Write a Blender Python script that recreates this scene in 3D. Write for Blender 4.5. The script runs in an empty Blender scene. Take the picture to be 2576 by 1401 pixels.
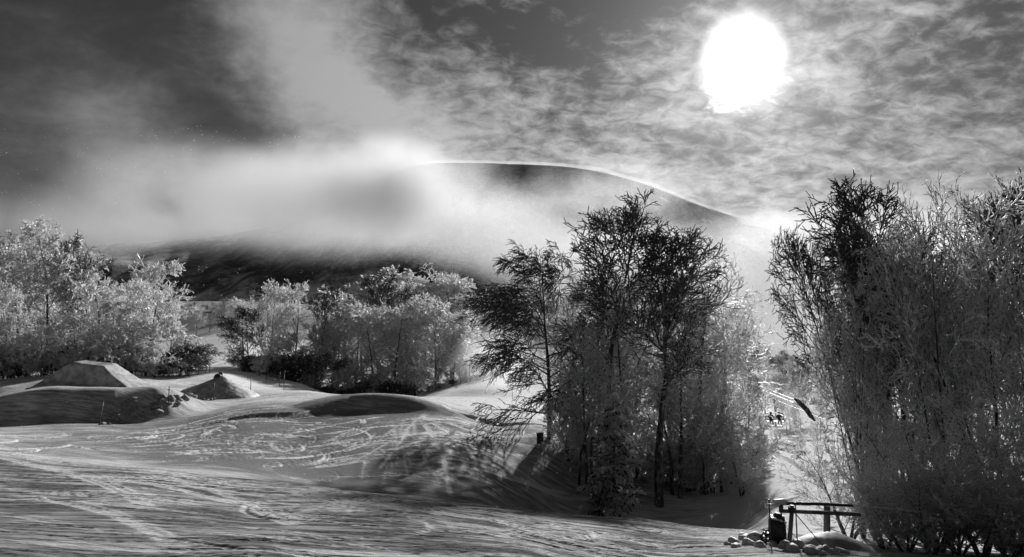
import bpy, bmesh, math
import numpy as np
from mathutils import Vector, Matrix

# ------------------------------------------------------------------ camera
F = 700.0                      # focal length in pixels of the 1024 wide frame
CX, CY, HOR = 512.0, 278.5, 355.0
PITCH = math.atan((HOR - CY) / F)
SC = bpy.context.scene
COL = SC.collection
cam_d = bpy.data.cameras.new("camera")
cam_d.sensor_fit = 'HORIZONTAL'; cam_d.sensor_width = 36.0
cam_d.lens = 36.0 * F / 1024.0
cam_d.clip_start = 0.1; cam_d.clip_end = 20000
cam = bpy.data.objects.new("camera", cam_d); COL.objects.link(cam)
cam.location = (0, 0, 0)
cam.rotation_euler = (math.pi / 2 + PITCH, 0, 0)
SC.camera = cam
cp, sp = math.cos(PITCH), math.sin(PITCH)

def direction(u, v):
    x = (u - CX) / F; y = (CY - v) / F
    return np.array([x, cp - y * sp, sp + y * cp])

def at(u, v, Y):
    d = direction(u, v)
    return d * (Y / d[1])

# ------------------------------------------------------------------ world, sun, exposure
sd = direction(743, 62); sd = sd / np.linalg.norm(sd)
SUN_EL = math.asin(sd[2]); SUN_AZ = math.atan2(sd[0], sd[1])
world = bpy.data.worlds.new("World"); SC.world = world; world.use_nodes = True

class G:
    """small node-graph helper"""
    def __init__(s, nt): s.nt = nt; s.n = nt.nodes; s.l = nt.links
    def node(s, t, **k):
        n = s.n.new(t)
        for a, b in k.items(): setattr(n, a, b)
        return n
    def put(s, sock, val):
        if hasattr(val, 'links'): s.l.new(val, sock)
        else:
            try: sock.default_value = val
            except Exception: sock.default_value = (val, val, val, 1)
    def m(s, op, a, b=None, c=None, clamp=False):
        n = s.node('ShaderNodeMath', operation=op); n.use_clamp = clamp
        for i, x in enumerate((a, b, c)):
            if x is not None: s.put(n.inputs[i], x)
        return n.outputs[0]
    def v(s, op, a, b=None):
        n = s.node('ShaderNodeVectorMath', operation=op)
        s.put(n.inputs[0], a)
        if b is not None: s.put(n.inputs[1], b)
        return n.outputs['Value'] if op in ('DOT_PRODUCT', 'LENGTH', 'DISTANCE') else n.outputs[0]
    def noise(s, vec, scale, detail=4, rough=.5, dist=0.0):
        n = s.node('ShaderNodeTexNoise')
        if vec is not None: s.l.new(vec, n.inputs['Vector'])
        for k, x in (('Scale', scale), ('Detail', detail), ('Roughness', rough), ('Distortion', dist)): n.inputs[k].default_value = x
        return n.outputs['Fac']
    def step(s, x, a, b, o0=0., o1=1.):
        n = s.node('ShaderNodeMapRange', interpolation_type='SMOOTHSTEP')
        s.put(n.inputs['Value'], x); n.inputs['From Min'].default_value = a; n.inputs['From Max'].default_value = b
        n.inputs['To Min'].default_value = o0; n.inputs['To Max'].default_value = o1
        return n.outputs[0]
    def mapping(s, vec, rot=(0, 0, 0), scale=(1, 1, 1), loc=(0, 0, 0)):
        n = s.node('ShaderNodeMapping'); s.l.new(vec, n.inputs[0])
        n.inputs['Rotation'].default_value = rot; n.inputs['Scale'].default_value = scale; n.inputs['Location'].default_value = loc
        return n.outputs[0]
    def grey(s, x):
        n = s.node('ShaderNodeCombineColor')
        for i in range(3): s.put(n.inputs[i], x)
        return n.outputs[0]

def build_world():
    g = G(world.node_tree); g.n.clear()
    out = g.node('ShaderNodeOutputWorld'); bg = g.node('ShaderNodeBackground')
    g.l.new(bg.outputs[0], out.inputs[0])
    sky = g.node('ShaderNodeTexSky', sky_type='NISHITA', sun_disc=False)
    sky.sun_elevation = SUN_EL; sky.sun_rotation = SUN_AZ
    sky.altitude = 900; sky.dust_density = 0.4; sky.air_density = 1.0; sky.ozone_density = 1.0
    sep = g.node('ShaderNodeSeparateColor'); g.l.new(sky.outputs[0], sep.inputs[0])
    base = g.m('MULTIPLY', sep.outputs[0], 0.055)          # red-filter monochrome of the clear sky
    tc = g.node('ShaderNodeTexCoord'); d = g.v('NORMALIZE', tc.outputs['Generated'])
    sx = g.node('ShaderNodeSeparateXYZ'); g.l.new(d, sx.inputs[0])
    # clouds live on a layer overhead
    h = g.m('ADD', g.m('MAXIMUM', sx.outputs[2], 0.0), 0.34)
    cb = g.node('ShaderNodeCombineXYZ')
    g.l.new(g.m('DIVIDE', sx.outputs[0], h), cb.inputs[0]); g.l.new(g.m('DIVIDE', sx.outputs[1], h), cb.inputs[1])
    q = cb.outputs[0]
    ca = g.m('MINIMUM', g.v('DOT_PRODUCT', d, tuple(sd)), 1.0)
    ang = g.m('ARCCOSINE', ca)
    big = g.noise(g.mapping(q, loc=(3.1, 1.7, 0)), 2.6, 7, .58, .5)
    mid = g.noise(g.mapping(q, rot=(0, 0, .5), scale=(1, 1.5, 1)), 6.0, 6, .6, .6)
    fine = g.noise(g.mapping(q, rot=(0, 0, -.45), scale=(1.0, 1.25, 1)), 22, 6, .62, .5)
    near = g.step(ang, .18, .75, 1, .12)
    nz = g.node('ShaderNodeTexNoise'); g.l.new(d, nz.inputs['Vector']); nz.inputs['Scale'].default_value = 7; nz.inputs['Detail'].default_value = 5; nz.inputs['Roughness'].default_value = .6
    wob = g.v('SCALE', g.v('SUBTRACT', nz.outputs['Color'], (.5, .5, .5))); wob.node.inputs['Scale'].default_value = .16
    dw = g.v('NORMALIZE', g.v('ADD', d, wob))
    def blob(u, v, ru, amp):
        e = direction(u, v); e = e / np.linalg.norm(e)
        c = g.m('SUBTRACT', 1.0, g.v('DOT_PRODUCT', dw, tuple(e)))
        k = 2.0 / ((ru / F) ** 2)
        return g.m('MULTIPLY', g.m('EXPONENT', g.m('MULTIPLY', c, -k)), amp)
    def summed(lst):
        t = None
        for b in lst:
            x = blob(*b); t = x if t is None else g.m('ADD', t, x)
        return t
    # soft low cloud rolling in from the west, and the gaps in it
    xs = g.step(sx.outputs[0], -.24, .0)
    bank = summed([(270, 10, 60, .75), (318, 62, 58, .7), (368, 112, 55, .62), (415, 165, 60, .6), (105, 118, 62, .55), (60, 150, 70, .2), (150, 150, 60, .3), (330, 130, 60, .2),
                   (470, 150, 60, .2), (300, 150, 110, .18), (560, 200, 130, .2), (960, 170, 100, .22), (880, 230, 120, .25),
                   (700, 230, 140, .25), (30, 40, 110, -.2), (60, 215, 90, -.3), (200, 225, 90, -.35), (200, 55, 80, -.34), (235, 125, 60, -.2), (390, 40, 45, -.22), (1010, 60, 120, -.1), (540, 40, 90, -.2)])
    edge = g.m('MULTIPLY', g.m('SUBTRACT', big, .5), 2.3)
    edge2 = g.m('MULTIPLY', g.m('SUBTRACT', mid, .5), 1.7)
    tex = g.m('MULTIPLY', g.m('ADD', edge, edge2), g.m('MULTIPLY_ADD', xs, .62, .38))
    cells = g.m('MULTIPLY', g.m('MULTIPLY', g.m('SUBTRACT', fine, .5), near), 2.1)
    cov = g.m('ADD', g.m('ADD', bank, tex), g.m('ADD', cells, .03))
    cov = g.step(cov, -.28, 1.22)
    glow = g.m('ADD', .035, g.m('MULTIPLY', g.m('EXPONENT', g.m('MULTIPLY', ang, -1.1)), .45))
    clouds = g.m('MULTIPLY', cov, glow)
    # the sun burning through
    su = np.cross(np.cross(sd, [0, 0, 1]), sd); su = su / np.linalg.norm(su); sr = np.cross(sd, su)
    dx = g.v('DOT_PRODUCT', d, tuple(sr)); dy = g.v('DOT_PRODUCT', d, tuple(su))
    el = g.m('SQRT', g.m('ADD', g.m('POWER', g.m('MULTIPLY', dx, 1.17), 2.0), g.m('POWER', g.m('MULTIPLY', dy, .97), 2.0)))
    el = g.m('ADD', el, g.m('MULTIPLY', g.step(ca, 0., .5), 0.0))
    el = g.m('ADD', el, g.m('MULTIPLY', g.step(ca, .5, .0), 5.0))
    rag = g.m('ADD', el, g.m('MULTIPLY', g.m('MULTIPLY', g.m('SUBTRACT', fine, .5), g.step(dy, .04, -.06)), .11))
    core = g.m('MULTIPLY', g.step(rag, .024, .074, 1, 0), 1.6)
    halo = g.m('MULTIPLY', g.m('EXPONENT', g.m('MULTIPLY', ang, -14)), .42)
    tot = g.m('ADD', g.m('ADD', g.m('MULTIPLY', base, .35), clouds), g.m('ADD', core, halo))
    # the ground half below the horizon: plain
    g.l.new(g.grey(tot), bg.inputs[0]); bg.inputs[1].default_value = 1.0
build_world()

sun_d = bpy.data.lights.new("sun", 'SUN'); sun_d.energy = 5.0; sun_d.angle = math.radians(1.4)
sun = bpy.data.objects.new("sun", sun_d); COL.objects.link(sun)
sun.rotation_euler = Vector((-sd[0], -sd[1], -sd[2])).to_track_quat('-Z', 'Y').to_euler()

SC.render.engine = 'CYCLES'
SC.view_settings.view_transform = 'Standard'
SC.view_settings.look = 'None'
SC.view_settings.exposure = 0.32
SC.view_settings.gamma = 1.0
cy = SC.cycles
cy.max_bounces = 14; cy.diffuse_bounces = 6; cy.glossy_bounces = 2; cy.transmission_bounces = 12
cy.volume_bounces = 2; cy.transparent_max_bounces = 32
cy.volume_step_rate = .7; cy.volume_max_steps = 128
cy.use_denoising = True
cy.sample_clamp_indirect = 4.0

# ------------------------------------------------------------------ helpers
def tag(o, label=None, cat=None, group=None, kind=None):
    if label: o['label'] = label
    if cat: o['category'] = cat
    if group: o['group'] = group
    if kind: o['kind'] = kind
    return o

def link(name, mesh, parent=None, loc=None):
    o = bpy.data.objects.new(name, mesh); COL.objects.link(o)
    if parent is not None: o.parent = parent
    if loc is not None: o.location = loc
    return o

def mesh_np(name, verts, quads=None, tris=None, mat=None, smooth=True):
    me = bpy.data.meshes.new(name)
    verts = np.asarray(verts, dtype=np.float32)
    nq = 0 if quads is None else len(quads); ntr = 0 if tris is None else len(tris)
    me.vertices.add(len(verts)); me.vertices.foreach_set('co', verts.ravel())
    lp = []
    if nq: lp.append(np.asarray(quads, dtype=np.int32).ravel())
    if ntr: lp.append(np.asarray(tris, dtype=np.int32).ravel())
    lp = np.concatenate(lp)
    me.loops.add(len(lp)); me.loops.foreach_set('vertex_index', lp)
    st = np.concatenate([np.arange(nq) * 4, nq * 4 + np.arange(ntr) * 3]).astype(np.int32)
    me.polygons.add(nq + ntr); me.polygons.foreach_set('loop_start', st)
    me.polygons.foreach_set('use_smooth', np.full(nq + ntr, smooth, dtype=bool))
    me.update(calc_edges=True)
    if mat: me.materials.append(mat)
    return me

def mat_new(name):
    m = bpy.data.materials.new(name); m.use_nodes = True
    g = G(m.node_tree); g.n.clear()
    return m, g, g.node('ShaderNodeOutputMaterial')

def principled(name, lo, hi=None, scale=4, rough=.7, metal=0., bump=0., bscale=20, stretch=(1, 1, 1), contrast=(.35, .65)):
    m, g, out = mat_new(name)
    p = g.node('ShaderNodeBsdfPrincipled'); g.l.new(p.outputs[0], out.inputs[0])
    tc = g.node('ShaderNodeTexCoord').outputs['Object']
    vec = g.mapping(tc, scale=stretch)
    n = g.noise(vec, scale, 5, .6)
    hi = lo if hi is None else hi
    g.l.new(g.grey(g.step(n, contrast[0], contrast[1], lo, hi)), p.inputs['Base Color'])
    p.inputs['Roughness'].default_value = rough; p.inputs['Metallic'].default_value = metal
    if bump:
        b = g.node('ShaderNodeBump'); b.inputs['Strength'].default_value = bump; b.inputs['Distance'].default_value = .02
        g.l.new(g.noise(vec, bscale, 4, .6), b.inputs['Height']); g.l.new(b.outputs[0], p.inputs['Normal'])
    return m

# ------------------------------------------------------------------ materials
def snow_material():
    m, g, out = mat_new('slope_snow')
    p = g.node('ShaderNodeBsdfPrincipled'); g.l.new(p.outputs[0], out.inputs[0])
    tc = g.node('ShaderNodeTexCoord').outputs['Object']
    a = g.node('ShaderNodeAttribute', attribute_name='powder').outputs['Fac']
    sc = g.node('ShaderNodeAttribute', attribute_name='scour_shade').outputs['Fac']
    s1 = g.noise(g.mapping(tc, rot=(0, 0, .42), scale=(.22, 2.2, .5)), 1.6, 7, .65, .3)
    s2 = g.noise(g.mapping(tc, rot=(0, 0, .46), scale=(.5, 4.5, 1)), 2.6, 6, .68, .2)
    s3 = g.noise(g.mapping(tc, rot=(0, 0, .40), scale=(1.0, 5.5, 1)), 3.6, 5, .7, .4)
    pat = g.noise(tc, .35, 5, .6)
    k = g.m('ADD', g.m('MULTIPLY', s1, .8), g.m('ADD', g.m('MULTIPLY', s2, .55), g.m('MULTIPLY', pat, .5)))
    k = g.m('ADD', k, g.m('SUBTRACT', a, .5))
    shade_dash = g.m('MULTIPLY', g.step(s3, .52, .44), g.m('MULTIPLY', sc, g.step(s1, .60, .44)))      # shaded faces of wind ridges painted dark, along with scoured ice
    alb = g.m('MULTIPLY', g.step(k, .68, 1.14, .24, .88), g.m('SUBTRACT', 1.0, g.m('MULTIPLY', shade_dash, .88)))
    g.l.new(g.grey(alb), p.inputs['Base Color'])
    p.inputs['Roughness'].default_value = 1.0; p.inputs['Specular IOR Level'].default_value = 0.0
    b = g.node('ShaderNodeBump'); b.inputs['Strength'].default_value = 1.0; b.inputs['Distance'].default_value = .17
    gr = g.noise(tc, 9, 4, .7)
    hgt = g.m('ADD', g.m('MULTIPLY', s2, 1.0), g.m('ADD', g.m('MULTIPLY', s1, .7), g.m('ADD', g.m('MULTIPLY', gr, .22), g.m('MULTIPLY', g.m('MULTIPLY', s3, sc), .9))))
    g.l.new(hgt, b.inputs['Height']); g.l.new(b.outputs[0], p.inputs['Normal'])
    return m
SNOW = snow_material()
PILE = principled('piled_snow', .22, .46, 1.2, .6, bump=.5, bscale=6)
CHUNK = principled('snow_lump', .26, .5, 3, .6, bump=.6, bscale=9)
BARK = principled('dark_bark', .03, .28, 5, .85, bump=.6, bscale=14, stretch=(1, 1, .35), contrast=(.42, .72))
TWIG = principled('twig_wood', .035, .12, 6, .8)
NEEDLE = principled('spruce_needles', .03, .07, 4, .7)
WOOD = principled('weathered_wood', .05, .14, 5, .8, bump=.5, bscale=20, stretch=(1, 1, .2))
BLACK = principled('black_cover', .012, .03, 5, .5, bump=.4, bscale=9)
STEEL = principled('dark_steel', .03, .08, 8, .45, metal=.6)
ICY = principled('iced_steel', .45, .8, 12, .3, bump=.5, bscale=30)
POLE = principled('bamboo_pole', .02, .06, 6, .6)
CLOTH = principled('dark_clothing', .02, .05, 6, .9)

def rime_material(name, lo, hi, tr, gloss=.15, scale=2.6, cut=(.38, .60)):
    m, g, out = mat_new(name)
    tc = g.node('ShaderNodeTexCoord').outputs['Object']
    c = g.grey(g.step(g.noise(tc, scale, 4, .65), cut[0], cut[1], lo, hi))
    d = g.node('ShaderNodeBsdfDiffuse'); t = g.node('ShaderNodeBsdfTranslucent'); mx = g.node('ShaderNodeMixShader')
    g.l.new(c, d.inputs[0]); g.l.new(c, t.inputs[0]); mx.inputs[0].default_value = tr
    g.l.new(d.outputs[0], mx.inputs[1]); g.l.new(t.outputs[0], mx.inputs[2])
    gl = g.node('ShaderNodeBsdfGlossy'); gl.inputs['Roughness'].default_value = .38; gl.inputs[0].default_value = (.9, .9, .9, 1)
    m2 = g.node('ShaderNodeMixShader'); m2.inputs[0].default_value = gloss
    g.l.new(mx.outputs[0], m2.inputs[1]); g.l.new(gl.outputs[0], m2.inputs[2]); g.l.new(m2.outputs[0], out.inputs[0])
    return m
RIME = rime_material('rime_ice', .55, .97, .75)
FROST = rime_material('frosted_twig', .12, .94, .62, scale=3.2, cut=(.38, .50))
RBARK = principled('rimed_bark', .06, .7, 4, .85, bump=.6, bscale=14, contrast=(.35, .6))

# ------------------------------------------------------------------ terrain
CTRL = [  # (u, v, Y): points of the snow surface
 # under and in front of the viewer
 (-300,700,6),(0,700,6.5),(300,700,6.8),(512,700,7),(760,700,7.5),(1024,690,8),(1300,690,8),
 (-300,545,11),(0,557,10.5),(256,557,11),(512,557,12),(760,557,14.5),(900,565,15),(1024,565,16),(1300,570,17),
 (0,505,15.5),(256,520,15),(512,532,15.5),(660,543,17),
 # crest of the foreground slope
 (-300,430,30),(-120,443,28),(0,453,26),(150,468,24.5),(300,485,23),(400,497,22),(512,509,21.5),(640,519,22),(760,531,22.5),
 # hollow
 (0,452,34),(150,467,33),(300,483,33),(400,495,33),(512,514,36),(600,538,36),(652,542,38),(740,536,36),(790,525,32),
 # middle slope, a hillside tilted towards the viewer
 (0,436,45),(0,428,52),(60,427,52),(105,425,54),(100,436,46),(150,440,45),
 (200,445,43),(200,420,56),(200,403,74),(250,452,41),(250,426,50),(250,403,64),(252,394,88),
 (300,470,38),(300,440,47),(300,416,57),(300,400,68),(300,393,84),(350,480,37),(350,450,44),(350,424,53),(350,403,65),(350,394.5,84),
 (400,488,36.5),(400,460,42),(400,430,51),(400,404,65),(400,397,84),(450,493,37),(450,457,44),(450,427,54),(450,407,66),(450,398,86),
 (505,445,51),(500,427,60),(500,407,72),(520,399,105),(330,395,108),(420,398,110),
 (470,384,130),(500,378,145),(540,372,165),(400,400,135),(330,398,140),
 # left knoll (front face 55..60) and bench behind it
 (-60,424,51),(-60,406,64),(0,398,64),(40,388.5,64),(80,389,64.5),(125,392,65),
 (60,385,74),(120,386,76),(165,390,80),(0,386,76),(-60,392,76),
 (200,390,85),(240,392,88),(285,391,95),(180,378,95),(220,376,97),(270,380,112),(300,383,115),
 (0,378,90),(60,377,92),(-100,376,95),(120,376,95),
 (150,372,110),(200,369,120),(250,368,130),(300,385,135),
 (200,356,145),(245,352,150),(200,340,170),(245,334,180),(190,336,200),(300,350,180),(100,350,170),(0,350,170),(-200,350,170),
 (360,350,220),(450,345,230),(520,345,240),(600,345,260),(0,320,260),(200,318,260),(-300,330,260),(400,322,290),(550,322,300),
 # bank below the central trees
 (520,503,43),(548,439,54),(560,512,46),(575,462,53),(600,485,51),(600,516,47),(652,498,50.5),(652,520,47.5),(700,501,50),(700,522,46.5),(740,522,43),(600,455,59),(652,468,59),(700,478,59),(560,425,68),(620,440,82),
 # gully on the right
 (775,508,40),(770,480,52),(765,455,68),(760,440,90),(752,428,115),(800,500,42),(820,520,33),(860,540,27),(900,545,26),(950,548,27),(1024,545,28),(1200,540,30),
 (900,500,40),(1024,500,42),(1200,480,45),(900,450,70),(1024,450,70),(1200,430,70),(700,420,120),(850,410,140),(1024,400,140),
 (700,378,200),(780,380,210),(850,378,210),(1024,375,210),(1300,370,200),(780,366,290),(1000,360,290),(1300,350,290),
 (-500,420,60),(-500,390,110),(-500,600,11),(1600,560,20),(1600,450,70),
]
SL = 260.0
KN = np.array([(-110., 54.), (-60., 56.), (-42., 57.2), (-33., 58.5), (-29.8, 61.), (-29., 65.), (-28.5, 80.)])
def knoll(x, y):
    """steep camera-facing edge of the built-up bench on the left"""
    best = np.full(len(x), 1e9); sg = np.zeros(len(x))
    for a, b in zip(KN[:-1], KN[1:]):
        d = b - a; t = np.clip(((x - a[0]) * d[0] + (y - a[1]) * d[1]) / (d @ d), 0, 1)
        dx, dy = x - a[0] - t * d[0], y - a[1] - t * d[1]; r = np.hypot(dx, dy)
        k = r < best; best[k] = r[k]; sg[k] = np.sign(d[0] * dy - d[1] * dx)[k]
    s = np.clip((best * sg + 2.3) / 4.6, 0, 1); s = s * s * (3 - 2 * s)
    return 2.7 * s * np.exp(-(np.clip(y - 61.5, 0, None) / 6.5) ** 2)
def _tps_fit():
    C = np.array(CTRL, float)
    uu = C[:, 0]; ww = SL * np.log(C[:, 2])
    zz = np.array([(at(*c)[2] - knoll(np.array([at(*c)[0]]), np.array([float(c[2])]))[0]) / c[2] for c in CTRL]) * F
    # parameter plane: u = F*x/Y
    A = np.stack([np.array([at(*c)[0] / c[2] * F + CX for c in CTRL]), ww], 1) / 100.0
    n = len(A)
    d = np.linalg.norm(A[:, None] - A[None], axis=2)
    K = np.where(d > 0, d * d * np.log(d + 1e-12), 0) + np.eye(n) * .002
    P = np.concatenate([np.ones((n, 1)), A], 1)
    M = np.zeros((n + 3, n + 3)); M[:n, :n] = K; M[:n, n:] = P; M[n:, :n] = P.T
    w = np.linalg.solve(M, np.concatenate([zz, np.zeros(3)]))
    return A, w
_TA, _TW = _tps_fit()

def zbase(x, y):
    x = np.atleast_1d(np.asarray(x, float)).ravel(); y = np.maximum(np.atleast_1d(np.asarray(y, float)).ravel(), 2.0)
    out = np.empty(len(x))
    for i in range(0, len(x), 40000):
        xs, ys = x[i:i + 40000], y[i:i + 40000]
        q = np.stack([F * xs / ys + CX, SL * np.log(ys)], 1) / 100.0
        d2 = ((q[:, None, 0] - _TA[None, :, 0]) ** 2 + (q[:, None, 1] - _TA[None, :, 1]) ** 2)
        U = .5 * d2 * np.log(d2 + 1e-12)
        r = U @ _TW[:-3] + _TW[-3] + q @ _TW[-2:]
        out[i:i + 40000] = r / F * ys
    return out

def ridge(x, y, pts, hgt, wn, wf):
    """a snow roll along a polyline: steep near side, gentle far side"""
    best = np.full(len(x), 1e9); sgn = np.zeros(len(x)); tt = np.zeros(len(x))
    pts = np.array(pts); seg = np.linalg.norm(np.diff(pts, axis=0), axis=1); tot = seg.sum(); acc = 0
    for a, b, s in zip(pts[:-1], pts[1:], seg):
        d = b - a; t = np.clip(((x - a[0]) * d[0] + (y - a[1]) * d[1]) / (s * s), 0, 1)
        dx, dy = x - a[0] - t * d[0], y - a[1] - t * d[1]; r = np.hypot(dx, dy)
        k = r < best; best[k] = r[k]; sgn[k] = (d[0] * dy - d[1] * dx)[k]; tt[k] = ((acc + t * s) / tot)[k]; acc += s
    w = np.where(sgn > 0, wf, wn)
    return hgt * np.exp(-(best / w) ** 2) * np.sin(np.pi * np.clip(tt * .9 + .05, 0, 1)) ** .6

def xy(u, v, Y):
    p = at(u, v, Y); return (p[0], p[1])

def zg(x, y):
    x = np.atleast_1d(np.asarray(x, float)); y = np.atleast_1d(np.asarray(y, float))
    z = zbase(x, y) + knoll(x, y)
    z = z + ridge(x, y, [xy(308, 410, 57), xy(350, 405, 59.5), xy(400, 403, 60), xy(450, 408, 60)], 1.35, 1.7, 6.0)
    z = z + ridge(x, y, [xy(430, 412, 52), xy(470, 410, 55), xy(505, 424, 52)], .3, 2.0, 4.0)
    z = z + .10 * np.sin(x * .35 + 1.3 * np.sin(y * .21)) * np.sin(y * .27 + x * .11) * np.clip((y - 20) / 20, 0, 1)
    return z

def g1(x, y): return float(zg(x, y)[0])
def hit(u, v):
    """distance at which the sight line of a pixel meets the snow"""
    d = direction(u, v); Y = np.geomspace(9, 320, 1500)
    k = np.nonzero(zg(d[0] / d[1] * Y, Y) >= d[2] / d[1] * Y)[0]
    return float(Y[k[0]]) if len(k) else 120.0

rng = np.random.default_rng(11)

# --- ski tracks: grooves and thrown powder stamped on a fine map
MX0, MX1, MY0, MY1, CELL = -62., 30., 8., 112., .07
NXc, NYc = int((MX1 - MX0) / CELL), int((MY1 - MY0) / CELL)
TH = np.zeros((NXc, NYc), np.float32); TP = np.zeros((NXc, NYc), np.float32)
def stamp(pts, width=.16, depth=.05, powder=.5, berm=1.0):
    pts = np.array(pts); d = np.diff(pts, axis=0); L = np.hypot(d[:, 0], d[:, 1]); s = np.concatenate([[0], np.cumsum(L)])
    n = max(3, int(s[-1] / (CELL * .7))); t = np.linspace(0, s[-1], n)
    X = np.interp(t, s, pts[:, 0]); Yv = np.interp(t, s, pts[:, 1])
    dx, dy = np.gradient(X), np.gradient(Yv); l = np.hypot(dx, dy) + 1e-9; nx, ny = -dy / l, dx / l
    fade = np.clip(np.minimum(t, s[-1] - t) / 1.5, 0, 1) * (.75 + .25 * np.sin(t * .7 + pts[0, 0]))
    for o in np.arange(-2.6, 2.61, .3):
        k = o * width
        i = ((X + nx * k - MX0) / CELL).astype(int); j = ((Yv + ny * k - MY0) / CELL).astype(int)
        ok = (i >= 0) & (i < NXc) & (j >= 0) & (j < NYc)
        if abs(o) < 1: h = -depth * (1 - o * o)
        else: h = berm * depth * .9 * math.exp(-((abs(o) - 1.5) / .5) ** 2) * (1 if o > 0 else .5)
        w = powder * math.exp(-((o - .5) / 1.3) ** 2)
        v = (h * fade)[ok]
        cur = TH[i[ok], j[ok]]
        TH[i[ok], j[ok]] = np.where(np.abs(v) > np.abs(cur), v, cur)
        TP[i[ok], j[ok]] = np.maximum(TP[i[ok], j[ok]], (w * fade)[ok])

def arc(cx, cy, r, a0, a1, ex=1.0, n=40):
    a = np.linspace(a0, a1, n); return np.stack([cx + r * ex * np.cos(a), cy + r * np.sin(a)], 1)
def track(u0, Y0, u1, Y1, bend=0., wig=0., n=50):
    a = np.array([(u0 - CX) / F * Y0, Y0]); b = np.array([(u1 - CX) / F * Y1, Y1])
    t = np.linspace(0, 1, n)[:, None]; d = b - a; nrm = np.array([-d[1], d[0]])
    return a + d * t + nrm * (bend * np.sin(np.pi * t) + wig * np.sin(2 * np.pi * t * 2))
# long runs that cross the foreground
for k in range(120):
    Y0 = rng.uniform(11, 27); u0 = rng.uniform(-120, 500)
    Y1 = Y0 + rng.uniform(-3.5, .8); u1 = u0 + rng.uniform(200, 520)
    stamp(track(u0, Y0, u1, max(Y1, 9), rng.normal(0, .03), rng.normal(0, .008)), rng.uniform(.05, .09), rng.uniform(.012, .03), rng.uniform(.1, .8))
for k in range(44):      # carved turns in the foreground
    Y = rng.uniform(14, 23); u = rng.uniform(60, 720); x = (u - CX) / F * Y
    a = rng.uniform(0, 6.28); r = rng.uniform(.8, 2.6)
    stamp(arc(x, Y, r, a, a + rng.uniform(1.2, 2.6), 1.2), rng.uniform(.06, .09), .035, rng.uniform(.4, 1.))
for (u0, Y0, u1, Y1) in ((275, 21, 360, 15.5), (300, 21, 345, 17), (330, 20.5, 420, 16), (370, 20, 470, 16.5), (395, 20, 560, 15), (150, 22, 300, 14), (60, 21, 330, 14.5), (0, 24, 160, 15), (20, 17, 190, 11.5), (430, 19, 640, 16.5), (600, 20, 740, 17)):
    for o in (0, 10): stamp(track(u0 + o, Y0, u1 + o, Y1, .05), .07, .02, 1.0)
def arcs(u, Y, n, r0, r1, spread):
    for k in range(n):
        x = (u - CX) / F * Y + rng.normal(0, spread); y = Y + rng.normal(0, spread * 1.3); a = rng.uniform(0, 6.28); r = rng.uniform(r0, r1)
        pw = rng.uniform(.1, .75) * (1 if k % 4 else 1.3)
        for o in ((0, .28) if k % 2 else (0,)):
            stamp(arc(x, y, r + o, a, a + rng.uniform(1.2, 3.6), .9), rng.uniform(.055, .1), .075, pw)
for (u_, Y_, n_, r0_, r1_, sp_) in ((285, 48, 22, 1.0, 5.5, 1.6), (330, 43, 16, .7, 3.0, 1.1), (215, 50, 16, .8, 3.2, 2.0), (480, 54, 6, .8, 2.6, 1.0), (200, 40, 12, .7, 2.6, 2.0), (270, 38.5, 12, .7, 2.4, 2.0), (90, 41, 10, .8, 2.8, 2.5), (30, 44, 8, .8, 2.8, 2.5),
                                    (250, 43, 14, .6, 2.4, 1.8), (160, 50, 8, .8, 2.6, 1.8), (470, 56, 8, 1.5, 3.5, .8), (310, 52, 14, 1.0, 3.4, 2.2), (110, 46, 6, .8, 2.4, 1.6)):
    arcs(u_, Y_, n_, r0_, r1_, sp_)
for k in range(13):      # descents fanning out below the roller
    u0 = rng.uniform(368, 432); u1 = rng.uniform(345, 465)
    stamp(track(u0, rng.uniform(53, 57), u1, rng.uniform(35.5, 40), rng.normal(0, .03), 0.), rng.uniform(.06, .1), .04, rng.uniform(.2, .7))
stamp(track(424, 54, 452, 36, .02), .1, .04, .8)
for k in range(60):      # traverses towards the roller
    u0 = rng.uniform(120, 430); Y0 = rng.uniform(37, 52)
    stamp(track(u0, Y0, u0 + rng.uniform(60, 200), Y0 + rng.uniform(1, 11), rng.normal(.05, .06)), rng.uniform(.06, .1), .05, rng.uniform(.3, .85))
for k in range(30):      # far part of the slope
    u0 = rng.uniform(150, 480); Y0 = rng.uniform(56, 92)
    stamp(track(u0, Y0, u0 + rng.uniform(40, 170), Y0 + rng.uniform(-4, 12), rng.normal(0, .08)), .14, .05, rng.uniform(.2, .7))

def map_at(T, x, y):
    fx = (x - MX0) / CELL - .5; fy = (y - MY0) / CELL - .5
    i = np.floor(fx).astype(int); j = np.floor(fy).astype(int); a = fx - i; b = fy - j
    ok = (i >= 0) & (i < NXc - 1) & (j >= 0) & (j < NYc - 1)
    i = np.clip(i, 0, NXc - 2); j = np.clip(j, 0, NYc - 2)
    r = T[i, j] * (1 - a) * (1 - b) + T[i + 1, j] * a * (1 - b) + T[i, j + 1] * (1 - a) * b + T[i + 1, j + 1] * a * b
    return np.where(ok, r, 0)

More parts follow.
